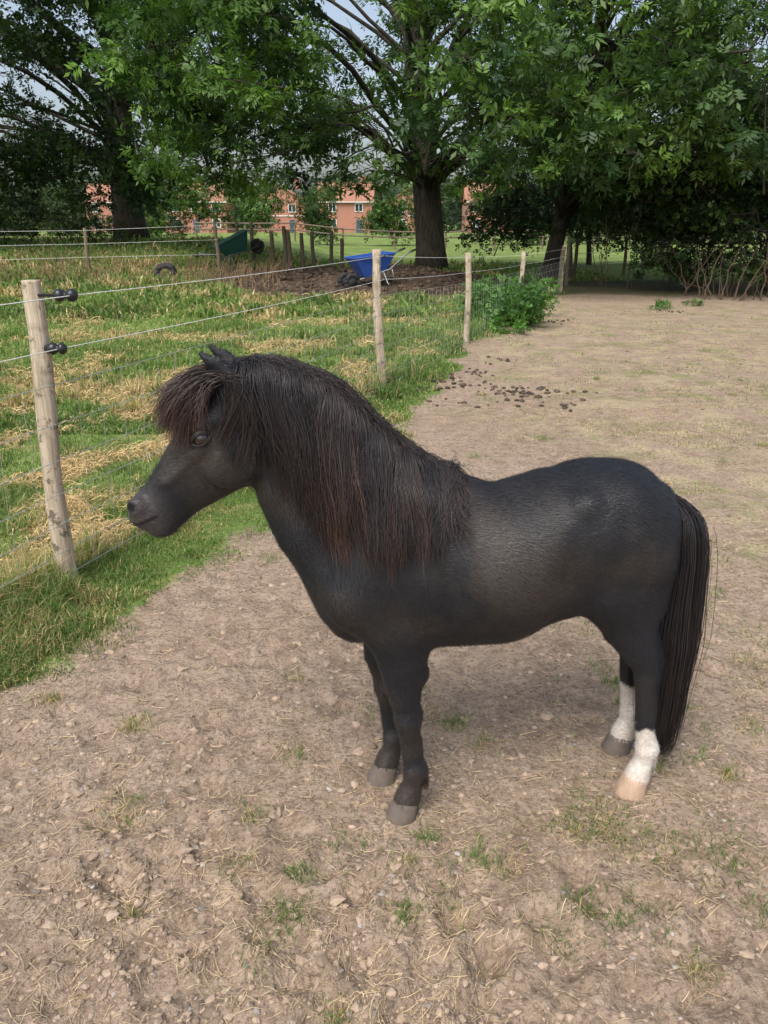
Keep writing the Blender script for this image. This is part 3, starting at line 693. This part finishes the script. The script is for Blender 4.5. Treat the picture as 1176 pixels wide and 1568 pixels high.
cl+=[(-10.5,26,4.3,1.1),(-11.8,26,5.4,1.2),(-9.4,26,3.6,.9),(-12.8,25.5,4.4,1.1),(-8.6,25.5,4.6,1.0),(-10.2,25.5,6.4,1.1),(-8.9,26,6.0,1.1),(-9.3,25.5,7.4,1.1)]
tree("sycamore_tree",(-9.6,31),12,.58,cl,115,.34,(.016,.038,.014),(.085,.165,.038),(.3,0),leaf_kw=dict(leaflets=5,wid=.6,droop=.2,bright=.15),lf=.25,tap=.5)
cl=ell(95,(8.6,21.5,6.6),(7.2,5.5,4.8),(.85,1.4),lambda x,y,z:z>2.4)
cl+=[(.9,17.5,3.6,.75),(1.6,16.8,4.3,.9),(2.4,17,3.3,.8),(3.1,16.5,4.6,.9),(3.3,17,2.85,.7),(4.2,16.5,3.6,.9),(4.6,17,2.75,.7),(5.3,16.6,4.4,.9),(5.6,17.5,3.0,.85),(6.5,17,3.7,.9),(7.3,17.2,4.8,1),(7.6,17,3.0,.9),(2.2,17,5.4,.8),(4.0,17,5.7,.9),(5.9,17,5.8,.9),(8.6,17.5,3.9,1),(3.6,18.5,3.6,1),(2.2,19,3.3,.8)]
cl+=[(rng.uniform(5.6,9),rng.uniform(21.5,23.5),rng.uniform(1.7,3.2),rng.uniform(.6,.9)) for _ in range(18)]
tree("ash_tree",(4.9,23.4),8.5,.25,cl,130,.42,(.030,.070,.024),(.20,.35,.065),(.8,-.3),tap=.6)
cl=[(rng.uniform(7.2,15),rng.uniform(18.7,20.6),rng.uniform(.45,4.5),rng.uniform(.7,1.05)) for _ in range(105)]
cl+=[(rng.uniform(5.4,7.6),rng.uniform(20.4,21.6),rng.uniform(1.25,3.6),rng.uniform(.55,.85)) for _ in range(40)]
cl+=[(rng.uniform(6.3,7.6),rng.uniform(19.0,19.8),rng.uniform(.3,1.0),rng.uniform(.35,.5)) for _ in range(14)]
cl+=[(rng.uniform(7.6,11.5),rng.uniform(17.9,18.6),rng.uniform(.25,1.6),rng.uniform(.35,.55)) for _ in range(24)]
tree("hawthorn_hedge",(9.5,19.8),4.2,.12,cl,190,.18,(.018,.042,.012),(.085,.16,.034),(.3,0),leaf_kw=dict(leaflets=5,wid=.75,droop=0),limb=.6)
# hedge closing the far side behind the right hand trees
cl=[(rng.uniform(3.6,15),rng.uniform(31,33),rng.uniform(.9,3.4),rng.uniform(.8,1.2)) for _ in range(60)]
tree("field_hedge",(8,32),3.2,.12,cl,90,.30,(.018,.040,.014),(.07,.13,.034),(.3,0),leaf_kw=dict(leaflets=5,wid=.7,droop=0),limb=.6,lf=.1)
P=[];
for _ in range(90):
    x=rng.uniform(7.0,12); y=rng.uniform(17.6,19); hh=rng.uniform(.4,1.4); s=np.linspace(0,1,7)[:,None]
    P.append(np.array([x,y,-.05])+np.hstack([rng.normal(0,.35)*s**1.5,rng.normal(0,.2)*s,hh*s])+rng.normal(0,.02,(7,3)))
for _ in range(16):
    x=rng.uniform(5.0,8.2); y=rng.uniform(20.2,21.5); hh=rng.uniform(1.2,2.2); s=np.linspace(0,1,7)[:,None]
    P.append(np.array([x,y,-.05])+np.hstack([rng.normal(0,.25)*s**1.5,rng.normal(0,.2)*s,hh*s])+rng.normal(0,.03,(7,3)))
P=np.array(P); v,f,c_=tubes(P,np.linspace(.014,.004,7)[None]*rng.uniform(.6,1.8,(len(P),1)),np.tile(np.array([.12,.085,.06]),(len(P),1)),5)
mStem=colmat("dry_stems",.9,0,20,.4,.2)
mesh_np("hedge_stems",v,f,mStem,c_,True)
cl=[(rng.uniform(-17,-8.5),rng.uniform(26.5,29),rng.uniform(1.2,2.2),rng.uniform(.5,.9)) for _ in range(26)]
v,f,c_=clump_leaves(cl,150,.24,(.018,.035,.012),(.07,.11,.03),5,.7,0,.6); mesh_np("undergrowth",v,f,mLeaf,c_)
cl=[(2.02+rng.normal(0,.33),13.3+rng.normal(0,.45),rng.uniform(.12,.56),.28) for _ in range(52)]
v,f,c_=clump_leaves(cl,800,.14,(.05,.12,.03),(.14,.31,.055),5,.8,.1,.6); mesh_np("nettle_patch",v,f,mLeaf,c_)
cl=[(5.6+rng.normal(0,.2),15.8+rng.normal(0,.3),.06,.13) for _ in range(5)]+[(6.6+rng.normal(0,.2),16.6+rng.normal(0,.3),.06,.12) for _ in range(4)]
v,f,c_=clump_leaves(cl,1500,.09,(.05,.12,.03),(.14,.31,.055),5,.5,.1,.6); mesh_np("weeds",v,f,mLeaf,c_)
def shrub(name,c,rad,n,c0,c1,L=.45):
    cl=[(c[0]+rng.uniform(-1,1)*rad[0],c[1]+rng.uniform(-1,1)*rad[1],c[2]+rng.uniform(-1,1)*rad[2],rng.uniform(.9,1.5)) for _ in range(n)]
    v,f,c_=clump_leaves(cl,75,L,c0,c1,5,.8,0,.6); mesh_np(name,v,f,mLeaf,c_)
shrub("shrub",(-15.0,58,3.0),(2.6,1.5,1.7),26,(.03,.07,.018),(.13,.24,.045))
shrub("shrub",(-9.6,60,2.4),(1.5,1,1.2),12,(.03,.07,.018),(.13,.24,.045))
shrub("shrub",(-4.8,62,2.5),(1.2,1,1.5),12,(.03,.07,.018),(.13,.24,.045))
shrub("shrub",(1.3,60,2.6),(1.8,1,1.8),16,(.03,.07,.018),(.13,.24,.045))
shrub("shrub",(9.5,62,2.0),(2.5,1,1.4),16,(.03,.06,.02),(.10,.15,.035))
shrub("garden_hedge",(-24,66,1.5),(8,1.2,1.2),36,(.03,.05,.02),(.12,.15,.04))
shrub("garden_hedge",(20,66,1.8),(8,1.2,1.4),36,(.03,.05,.02),(.12,.15,.04))
cl=[(rng.uniform(-140,170),rng.uniform(165,205),rng.uniform(2,8),rng.uniform(3.5,6)) for _ in range(150)]
v,f,c_=clump_leaves(cl,14,1.6,(.03,.055,.025),(.09,.14,.045),5,.8,0,.6); mesh_np("distant_trees",v,f,mLeaf,c_)
print("foliage",time.time()-T0)

# ------------------------------------------------------------ houses
mBrick,nt,b=newmat("red_brick"); tc=nd(nt,'ShaderNodeTexCoord'); mp=nd(nt,'ShaderNodeMapping'); mp.inputs['Rotation'].default_value=(R(90),0,0); nt.links.new(tc.outputs['Object'],mp.inputs[0])
br=nd(nt,'ShaderNodeTexBrick'); br.inputs['Scale'].default_value=3.5; br.inputs['Color1'].default_value=(.38,.135,.09,1); br.inputs['Color2'].default_value=(.46,.19,.13,1); br.inputs['Mortar'].default_value=(.38,.28,.22,1); nt.links.new(mp.outputs[0],br.inputs[0])
hn=noise(nt,.6,4,.6,tc.outputs['Object']); nt.links.new(mix(nt,math_n(nt,'MULTIPLY',hn.outputs[0],.4),br.outputs[0],(.42,.22,.165)),b.inputs['Base Color']); b.inputs['Roughness'].default_value=.9
mRoof=simple("clay_roof_tiles",(.32,.155,.10),.85,0,3,.3,.5,.03); mWhite=simple("white_upvc",(.78,.78,.76),.5,0,5,.05,0)
mGlass=simple("window_glass",(.04,.05,.06),.08,0,1,.3,0); mDoor=simple("painted_door",(.05,.09,.13),.4,0,5,.2,0)
def house(x,y,w,dp,eh,rh,gable=False):
    e=empty("brick_house")
    mb=MB(); mb.box((x,y+dp/2,eh/2),(w,dp,eh))
    if gable: mb.add([(x-w/2,y,eh),(x+w/2,y,eh),(x,y,eh+rh),(x-w/2,y+dp,eh),(x+w/2,y+dp,eh),(x,y+dp,eh+rh)],[(0,1,2),(3,5,4)])
    else: mb.add([(x-w/2,y,eh),(x-w/2,y+dp,eh),(x-w/2,y+dp/2,eh+rh),(x+w/2,y,eh),(x+w/2,y+dp,eh),(x+w/2,y+dp/2,eh+rh)],[(0,2,1),(3,4,5)])
    mb.obj("walls",mBrick,e)
    mb=MB(); o=.35; t=.18
    if gable:
        for sg in (-1,1):
            a=(x,eh+rh+.12); b_=(x+sg*(w/2+o),eh-.15)
            mb.add([(a[0],y-o,a[1]),(b_[0],y-o,b_[1]),(b_[0],y+dp+o,b_[1]),(a[0],y+dp+o,a[1]),(a[0],y-o,a[1]+t),(b_[0],y-o,b_[1]+t),(b_[0],y+dp+o,b_[1]+t),(a[0],y+dp+o,a[1]+t)],[(0,1,2,3),(4,7,6,5),(0,4,5,1),(1,5,6,2),(2,6,7,3)])
    else:
        for sg in (-1,1):
            a=(y+dp/2,eh+rh+.12); b_=(y+dp/2+sg*(dp/2+o),eh-.15)
            mb.add([(x-w/2-o,a[0],a[1]),(x-w/2-o,b_[0],b_[1]),(x+w/2+o,b_[0],b_[1]),(x+w/2+o,a[0],a[1]),(x-w/2-o,a[0],a[1]+t),(x-w/2-o,b_[0],b_[1]+t),(x+w/2+o,b_[0],b_[1]+t),(x+w/2+o,a[0],a[1]+t)],[(0,1,2,3),(4,7,6,5),(0,4,5,1),(1,5,6,2),(2,6,7,3)])
    mb.obj("roof",mRoof,e)
    mb=MB(); mb.box((x+w*.32,y+dp/2,eh+rh+.3),(.9,.7,1.6)); mb.box((x+w*.32,y+dp/2,eh+rh+1.18),(1.05,.85,.15)); mb.obj("chimney",mBrick,e)
    fr=MB(); gl=MB(); n=max(2,int(w/3.2))
    for fl,zc in ((0,1.55),(1,4.0)):
        for i in range(n):
            xc=x-w/2+w*(i+.5)/n
            if fl==0 and i==n//2: continue
            gl.box((xc,y-.02,zc),(1.2,.06,1.15))
            for dx in (-.63,0,.63): fr.box((xc+dx,y-.05,zc),(.08 if dx==0 else .10,.1,1.2))
            for dz in (-.62,.62): fr.box((xc,y-.055,zc+dz),(1.36,.12,.1))
    fr.obj("window_frames",mWhite,e); gl.obj("windows",mGlass,e)
    dm=MB(); xc=x-w/2+w*(n//2+.5)/n; dm.box((xc,y-.03,1.05),(.95,.08,2.1)); dm.obj("door",mDoor,e)
    gt=MB(); gt.box((x,y-.42,eh-.12) if not gable else (x,y-.06,2.75),(w+.6,.12,.14)); gt.obj("gutter",mWhite,e)
house(-32,140,10.5,8,5.0,2.8); house(-18.5,146,9,8,5.0,2.7,True); house(-6.5,140,9,8,5.0,2.9); house(5.5,146,9,8,5.0,2.8,True); house(19,140,10,8,5.0,2.8); house(-47,144,10,8,5,2.8)

# ------------------------------------------------------------ wheelbarrows
mBlue=simple("blue_plastic",(.03,.09,.36),.4,0,10,.25,.1,.003); mGreen=simple("green_plastic",(.02,.085,.07),.5,0,10,.25,.1,.003); mMetal=simple("grey_steel",(.25,.26,.27),.4,.8,20,.2,0); mRub=simple("rubber",(.025,.025,.027),.8,0,20,.2,.2,.003)
def barrow(name,loc,rz,tilt,mat,sc=1.0,wheels=1):
    e=empty(name); 
    def obj(mb,n,m,bev=0,sm=False): return mb.obj(n,m,e,sm,bev)
    mb=MB()
    o=[(-.45,-.33,.62),(.50,-.30,.68),(.50,.30,.68),(-.45,.33,.62)]; i_=[(-.22,-.2,.28),(.30,-.2,.24),(.30,.2,.24),(-.22,.2,.28)]
    def ins(p,k,dz): return (p[0]*k,p[1]*k,p[2]+dz)
    oi=[ins(p,.94,0) for p in o]; ii=[ins(p,.9,.03) for p in i_]
    vs=o+i_+oi+ii; fs=[(4,7,6,5)]
    for k in range(4):
        j=(k+1)%4; fs+=[(k,4+k,4+j,j),(8+k,8+j,12+j,12+k),(k,j,8+j,8+k)]
    fs.append((12,13,14,15)); mb.add(vs,fs)
    for k in range(4): mb.tube([o[k],o[(k+1)%4]],.022,8)
    obj(mb,"tray",mat,0)
    mb=MB()
    for sg in (-1,1):
        mb.tube([(-.98,sg*.30,.60),(-.75,sg*.30,.56),(-.3,sg*.24,.30),(.3,sg*.16,.22),(.62,sg*.07,.20)],.018,8)
        mb.tube([(-.35,sg*.24,.32),(-.38,sg*.25,.02),(-.2,sg*.24,.0),(-.15,sg*.22,.27)],.015,8)
    mb.tube([(.62,-.2,.20),(.62,.2,.20)],.014,8); obj(mb,"frame",mMetal,0,True)
    mb=MB()
    for wy in ([0] if wheels==1 else [-.19,.19]):
        ring=[(.62+.145*math.cos(a),wy,.20+.145*math.sin(a)) for a in np.linspace(0,2*math.pi,25)]; mb.tube(ring,.05,10)
        mb.tube([(.62,wy-.03,.20),(.62,wy+.03,.20)],[.11,.11],16)
    obj(mb,"wheel",mRub,0,True)
    mb=MB()
    for sg in (-1,1): mb.tube([(-1.0,sg*.30,.602),(-.84,sg*.30,.58)],.024,8)
    obj(mb,"grips",mRub,0,True)
    e.location=loc; e.rotation_euler=(0,tilt,rz); e.scale=(sc,)*3
barrow("wheelbarrow",(-.2,18.9,float(H(-.2,18.9))+.02),R(205),R(10),mBlue,1.05,2)
barrow("wheelbarrow",(-4.4,24.6,float(H(-4.4,24.6))+.05),R(20),R(-22),mGreen,1.15,1)
mb=MB(); tx_,ty_=-5.6,20.6; tz_=float(H(tx_,ty_)); mb.tube([(tx_+.22*math.cos(a),ty_+.1*math.sin(a),tz_+.17+.15*math.sin(a)) for a in np.linspace(0,2*math.pi,21)],.075,10); mb.obj("old_tyre",mRub,None,True)

# ------------------------------------------------------------ grass
mGrass=colmat("grass_blades",.55,.3,8,.2,.3)
def blades(P,hgt,wid,col,bend=.5):
    N=len(P); a=rng.uniform(0,2*np.pi,N); dr=np.stack([np.cos(a),np.sin(a),np.zeros(N)],1)
    a2=rng.uniform(0,2*np.pi,N); sd=np.stack([np.cos(a2),np.sin(a2),np.zeros(N)],1)
    up=np.array([0,0,1.0]); bd=rng.uniform(.1,1,N)[:,None]*bend; hh=hgt[:,None]; w=wid[:,None]
    m=P+up*hh*.55+dr*hh*bd*.3; t=P+up*hh*(1-bd*.45)+dr*hh*bd
    V=np.stack([P-sd*w,P+sd*w,m+sd*w*.75,m-sd*w*.75,t+sd*w*.12,t-sd*w*.12],1)
    i=np.arange(N)[:,None]*6; F=np.concatenate([i+np.array([[0,1,2,3]]),i+np.array([[3,2,4,5]])])
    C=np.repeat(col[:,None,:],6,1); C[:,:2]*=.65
    return V.reshape(-1,3),F,C.reshape(-1,3)
def gcol(n,x,y,strawp):
    g0=np.array([.095,.165,.045]); g1=np.array([.25,.37,.10]); st=np.array([.58,.45,.24])
    k=np.clip(fbm(x*.8,y*.8,3,60)*1.2-.2+rng.normal(0,.2,n),0,1)[:,None]; c=g0*(1-k)+g1*k
    m=(rng.random(n)<strawp)[:,None]; return np.where(m,st*rng.uniform(.55,1.25,(n,1)),c)
def strawp(xx,yy):
    return sst(.48,.64,fbm(xx*1.5+.6*fbm(xx*3,yy*3,2,79),yy*1.2,5,77))*sst(.32,.50,fbm(xx*.45,yy*.45,2,78))
def field(n,ya,yb,hlo,hhi,w,seed):
    yy=1/(rng.uniform(1/yb,1/ya,n))
    xx=rng.uniform(0,1,n)*(edge(yy)+.15+ .62*yy+.6)-.62*yy-.6
    g,s,_=masks(xx,yy); keep=(rng.random(n)<g**1.5)&(s<.3); xx,yy=xx[keep],yy[keep]; g=g[keep]; n=len(xx)
    fx=np.interp(yy,[p[1] for p in posts],[p[0] for p in posts]); near=np.exp(-((xx-fx)/.22)**2)
    sp=np.clip(strawp(xx,yy)*.7+.10-near*.3,0.04,.9)
    sp=np.where(xx>fx,.08+.35*sst(.5,.7,fbm(xx*3,yy*3,3,91)),sp)
    tuft=sst(.45,.7,fbm(xx*4,yy*4,3,92))
    hg=rng.uniform(hlo,hhi,n)*(1+1.4*near)*(.5+1.0*tuft)*np.where(xx>fx,.65,1)*(.4+.6*g)
    P=np.stack([xx,yy,H(xx,yy)-.005],1)
    return blades(P,hg,w*rng.uniform(.6,1.3,n)*(1+yy*.05),gcol(n,xx,yy,sp),.9)
parts=[field(150000,1.9,7.5,.03,.09,.0020,1),field(90000,6,16,.05,.12,.005,2),field(50000,14,34,.08,.20,.013,3)]
def joinp(parts):
    V=[];F=[];C=[];o=0
    for v,f,c in parts: V.append(v);F.append(f+o);C.append(c);o+=len(v)
    return np.vstack(V),np.vstack(F),np.vstack(C)
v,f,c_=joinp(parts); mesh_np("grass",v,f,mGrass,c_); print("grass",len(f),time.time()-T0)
mStraw2=colmat("cut_hay",.85,0,20,.3,.2)
n=70000; yy=1/rng.uniform(1/18,1/2.3,n); xx=rng.uniform(-.62,.1,n)*yy
k=(masks(xx,yy)[0]>.8)&(rng.random(n)<strawp(xx,yy)); fx=np.interp(yy,[p[1] for p in posts],[p[0] for p in posts]); k&=xx<fx-.05; xx,yy=xx[k],yy[k]; n=len(xx)
a=rng.uniform(0,np.pi,n); L=rng.uniform(.03,.10,n)*(1+.05*yy); s=np.linspace(-.5,.5,3)[None]
X=xx[:,None]+np.cos(a)[:,None]*s*L[:,None]; Y=yy[:,None]+np.sin(a)[:,None]*s*L[:,None]
Zb=(H(xx,yy)+rng.uniform(.02,.07,n))[:,None]+s*rng.normal(0,.03,(n,1))-.02*(2*s)**2
v,f,c_=tubes(np.stack([X,Y,Zb],-1),np.repeat((rng.uniform(.0009,.0018,n)*(1+.14*yy))[:,None],3,1),np.array([.60,.44,.22])*rng.uniform(.5,1.25,(n,1)),3)
mesh_np("cut_hay",v,f,mStraw2,c_)
T=[(-.237,1.41),(-.749,1.765),(.595,1.41),(.50,1.43),(-.22,1.55),(-.096,1.18),(-.3,1.305),(-.372,1.77),(1.06,1.93),(.72,1.27),(.3,1.6),(.86,1.6),(.25,1.62),(-1.2,2.35),(.05,1.42),(.62,1.68),(.95,1.45),(-.62,1.45),(-.85,2.2)]
nT=len(T)
T+=[(x,y) for x,y in zip(rng.uniform(-.6,4.5,420),1/rng.uniform(1/13,1/1.3,420)) if x<.58*y+.2 and x>edge(y) and (rng.random()<.35+.45*(x>.8))]
pts=[];hg=[];co=[]
for ti,(x,y) in enumerate(T):
    big=1.5 if ti<nT else 1.0
    n=int(rng.uniform(25,95)*big); r=rng.uniform(.014,.040)*(1+.12*y); p=np.stack([x+rng.normal(0,r,n),y+rng.normal(0,r,n),np.zeros(n)],1); p[:,2]=Hd(p[:,0],p[:,1])-.003
    pts.append(p); hg.append(rng.uniform(.012,.040,n)*(1+.08*y)*(.85+.15*big)); co.append(gcol(n,p[:,0],p[:,1],rng.choice([.05,.15,.5])))
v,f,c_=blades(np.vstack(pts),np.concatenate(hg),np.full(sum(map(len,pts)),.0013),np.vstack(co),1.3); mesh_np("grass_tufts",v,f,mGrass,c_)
n=100000; yy=1/rng.uniform(1/18,1/1.3,n); xx=rng.uniform(-.1,.62,n)*yy+rng.uniform(0,.4,n)
g,s_,d=masks(xx,yy); d=np.maximum(d,.6*sst(.3,.7,xx)*sst(1.9,1.5,yy)); k=(fbm(xx*2.1,yy*2.1,4,101)>.50)&(rng.random(n)<d)&(g<.2); xx,yy=xx[k],yy[k]; n=len(xx)
sp_=np.clip(.4+1.6*(fbm(xx*.9,yy*.9,3,105)-.4),.2,.95)
v,f,c_=blades(np.stack([xx,yy,Hd(xx,yy)-.003],1),rng.uniform(.010,.032,n)*(1+.04*yy),rng.uniform(.0009,.0018,n)*(1+.18*yy),gcol(n,xx,yy,sp_),1.8); mesh_np("dry_grass",v,f,mGrass,c_)
n=8500; yy=1/rng.uniform(1/14,1/1.0,n); xx=rng.uniform(-.62,.62,n)*yy+rng.uniform(-.15,.15,n); k=(masks(xx,yy)[0]<.4)&((fbm(xx*2,yy*2,3,120)>.47)|(rng.random(n)<.25)); xx,yy=xx[k],yy[k]; n=len(xx)
a=rng.uniform(0,np.pi,n); L=rng.uniform(.010,.055,n)*(1+.05*yy); s=np.linspace(-.5,.5,4)[None]
cv=rng.normal(0,.25,n)[:,None]*s**2*L[:,None]
X=xx[:,None]+np.cos(a)[:,None]*s*L[:,None]-np.sin(a)[:,None]*cv; Y=yy[:,None]+np.sin(a)[:,None]*s*L[:,None]+np.cos(a)[:,None]*cv
P=np.stack([X,Y,Hd(X,Y)+.003+rng.uniform(0,.003,(n,1))],-1)
v,f,c_=tubes(P,np.repeat((rng.uniform(.0004,.0009,n)*(1+.12*yy))[:,None],4,1),np.array([.54,.42,.26])*rng.uniform(.35,1.2,(n,1)),3)
mesh_np("straw",v,f,mStem,c_)
# clods and stones
bm=bmesh.new(); bmesh.ops.create_icosphere(bm,subdivisions=1,radius=1); iv=np.array([v.co for v in bm.verts]); ifc=np.array([[v.index for v in f.verts] for f in bm.faces]); bm.free()
def lumps(xx,yy,r,col,squash=.6,name="soil_clods",mat=None,zoff=0.0,rough=.22):
    n=len(xx); V=iv[None]*(r[:,None,None]*(1+rng.normal(0,rough,(n,len(iv),1))))*np.array([1,1,squash])*rng.uniform(.7,1.3,(n,1,3))
    z=Hd(xx,yy)+zoff; V=V+np.stack([xx,yy,z],1)[:,None]
    F=(ifc[None]+np.arange(n)[:,None,None]*len(iv)).reshape(-1,3)
    return mesh_np(name,V,F,mat,np.repeat(col[:,None],len(iv),1),rough<.2)
mClod=colmat("soil_clod",.95,0,90,.3,.1,.5,.004)
n=32000; yy=1/rng.uniform(1/12,1/1.0,n); xx=rng.uniform(-.62,.62,n)*yy+rng.uniform(-.15,.15,n); k=(masks(xx,yy)[0]<.5)&(rng.random(n)<.25+1.5*(fbm(xx*3,yy*3,3,140)-.35)); xx,yy=xx[k],yy[k]; n=len(xx)
r=rng.exponential(.0025,n)+.0012; r=np.minimum(r,.015)*(1+.10*yy)
lumps(xx,yy,r,np.array([.36,.275,.205])*rng.uniform(.45,1.2,(n,1)),.6,"soil_clods",mClod)
n=260; yy=1/rng.uniform(1/7,1/1.1,n); xx=rng.uniform(-.6,.6,n)*yy; k=masks(xx,yy)[0]<.3; xx,yy=xx[k],yy[k]; n=len(xx)
lumps(xx,yy,rng.uniform(.003,.009,n),np.array([.32,.29,.26])*rng.uniform(.5,1.4,(n,1)),.6,"stones",mClod)
D=[(.45,7.9,16),(.62,8.4,12),(1.05,8.8,16),(1.2,7.75,18),(1.4,7.6,22),(1.66,7.15,12),(.9,8.1,9),(1.55,7.9,9),(1.1,7.2,6),(1.9,7.6,6),(.6,7.3,6),(1.4,9.6,8),(2.9,13.6,12),(5.6,15.5,12),(-.3,12.5,6)]
X=[];Y=[]
for x,y,n in D: X+=list(x+rng.normal(0,.15,n)); Y+=list(y+rng.normal(0,.15,n))
X=np.array(X);Y=np.array(Y); mDung=colmat("dung",.9,0,60,.4,.2,.6,.01)
lumps(X,Y,rng.uniform(.012,.034,len(X)),np.array([.07,.053,.04])*rng.uniform(.6,1.7,(len(X),1)),.65,"horse_droppings",mDung,.006,.2)
n=1800; a=rng.uniform(0,6.28,n); q=np.sqrt(rng.random(n)); xx=-.3+4*q*np.cos(a); yy=21.6+4*q*np.sin(a)
lumps(xx,yy,rng.uniform(.02,.09,n),np.array([.075,.054,.038])*rng.uniform(.5,1.8,(n,1)),.7,"manure_heap",mDung)
P=[]
for _ in range(1500):
    x=rng.uniform(-17,-2.5); y=rng.uniform(19,23.5)+(-x-8)*.05; hh=rng.uniform(.12,.45); s=np.linspace(0,1,4)[:,None]
    P.append(np.array([x,y,float(H(x,y))-.02])+np.hstack([rng.normal(0,.12)*s**1.5,rng.normal(0,.1)*s,hh*s]))
P=np.array(P); v,f,c_=tubes(P,np.linspace(.012,.005,4)[None]*np.ones((len(P),1)),np.array([.30,.21,.12])*rng.uniform(.5,1.3,(len(P),1)),3); mesh_np("dry_stalks",v,f,mStem,c_)

# ------------------------------------------------------------ light, sky, camera
wd_=bpy.data.worlds.new("World"); scene.world=wd_; wd_.use_nodes=True; nt=wd_.node_tree
sky=nd(nt,'ShaderNodeTexSky'); sky.sky_type='NISHITA'; sky.sun_disc=False
EL,AZ=R(56),R(205)
sky.sun_elevation=EL; sky.sun_rotation=AZ; sky.air_density=1.0; sky.dust_density=4.5; sky.ozone_density=1.0
hs_=nd(nt,'ShaderNodeHueSaturation'); hs_.inputs['Saturation'].default_value=.75; hs_.inputs['Value'].default_value=1.45
nt.links.new(sky.outputs[0],hs_.inputs['Color'])
nt.links.new(hs_.outputs[0],nt.nodes['Background'].inputs[0]); nt.nodes['Background'].inputs[1].default_value=.15
sl=bpy.data.lights.new("sun",'SUN'); sl.energy=2.3; sl.angle=R(30); sl.color=(1,.965,.91)
so=bpy.data.objects.new("sun",sl); link(so)
dirv=Vector((math.sin(AZ)*math.cos(EL),math.cos(AZ)*math.cos(EL),math.sin(EL)))
so.rotation_euler=dirv.to_track_quat('Z','Y').to_euler()
cam=bpy.data.cameras.new("camera"); co_=bpy.data.objects.new("camera",cam); link(co_)
co_.location=(0,0,1.6); co_.rotation_euler=(R(90-20.6),0,0)
cam.sensor_fit='VERTICAL'; cam.sensor_height=24; cam.lens=24*1178/1568; cam.clip_end=5000; cam.clip_start=.05
scene.camera=co_
scene.view_settings.view_transform='Standard'; scene.view_settings.look='None'; scene.view_settings.exposure=0
print("done",time.time()-T0)
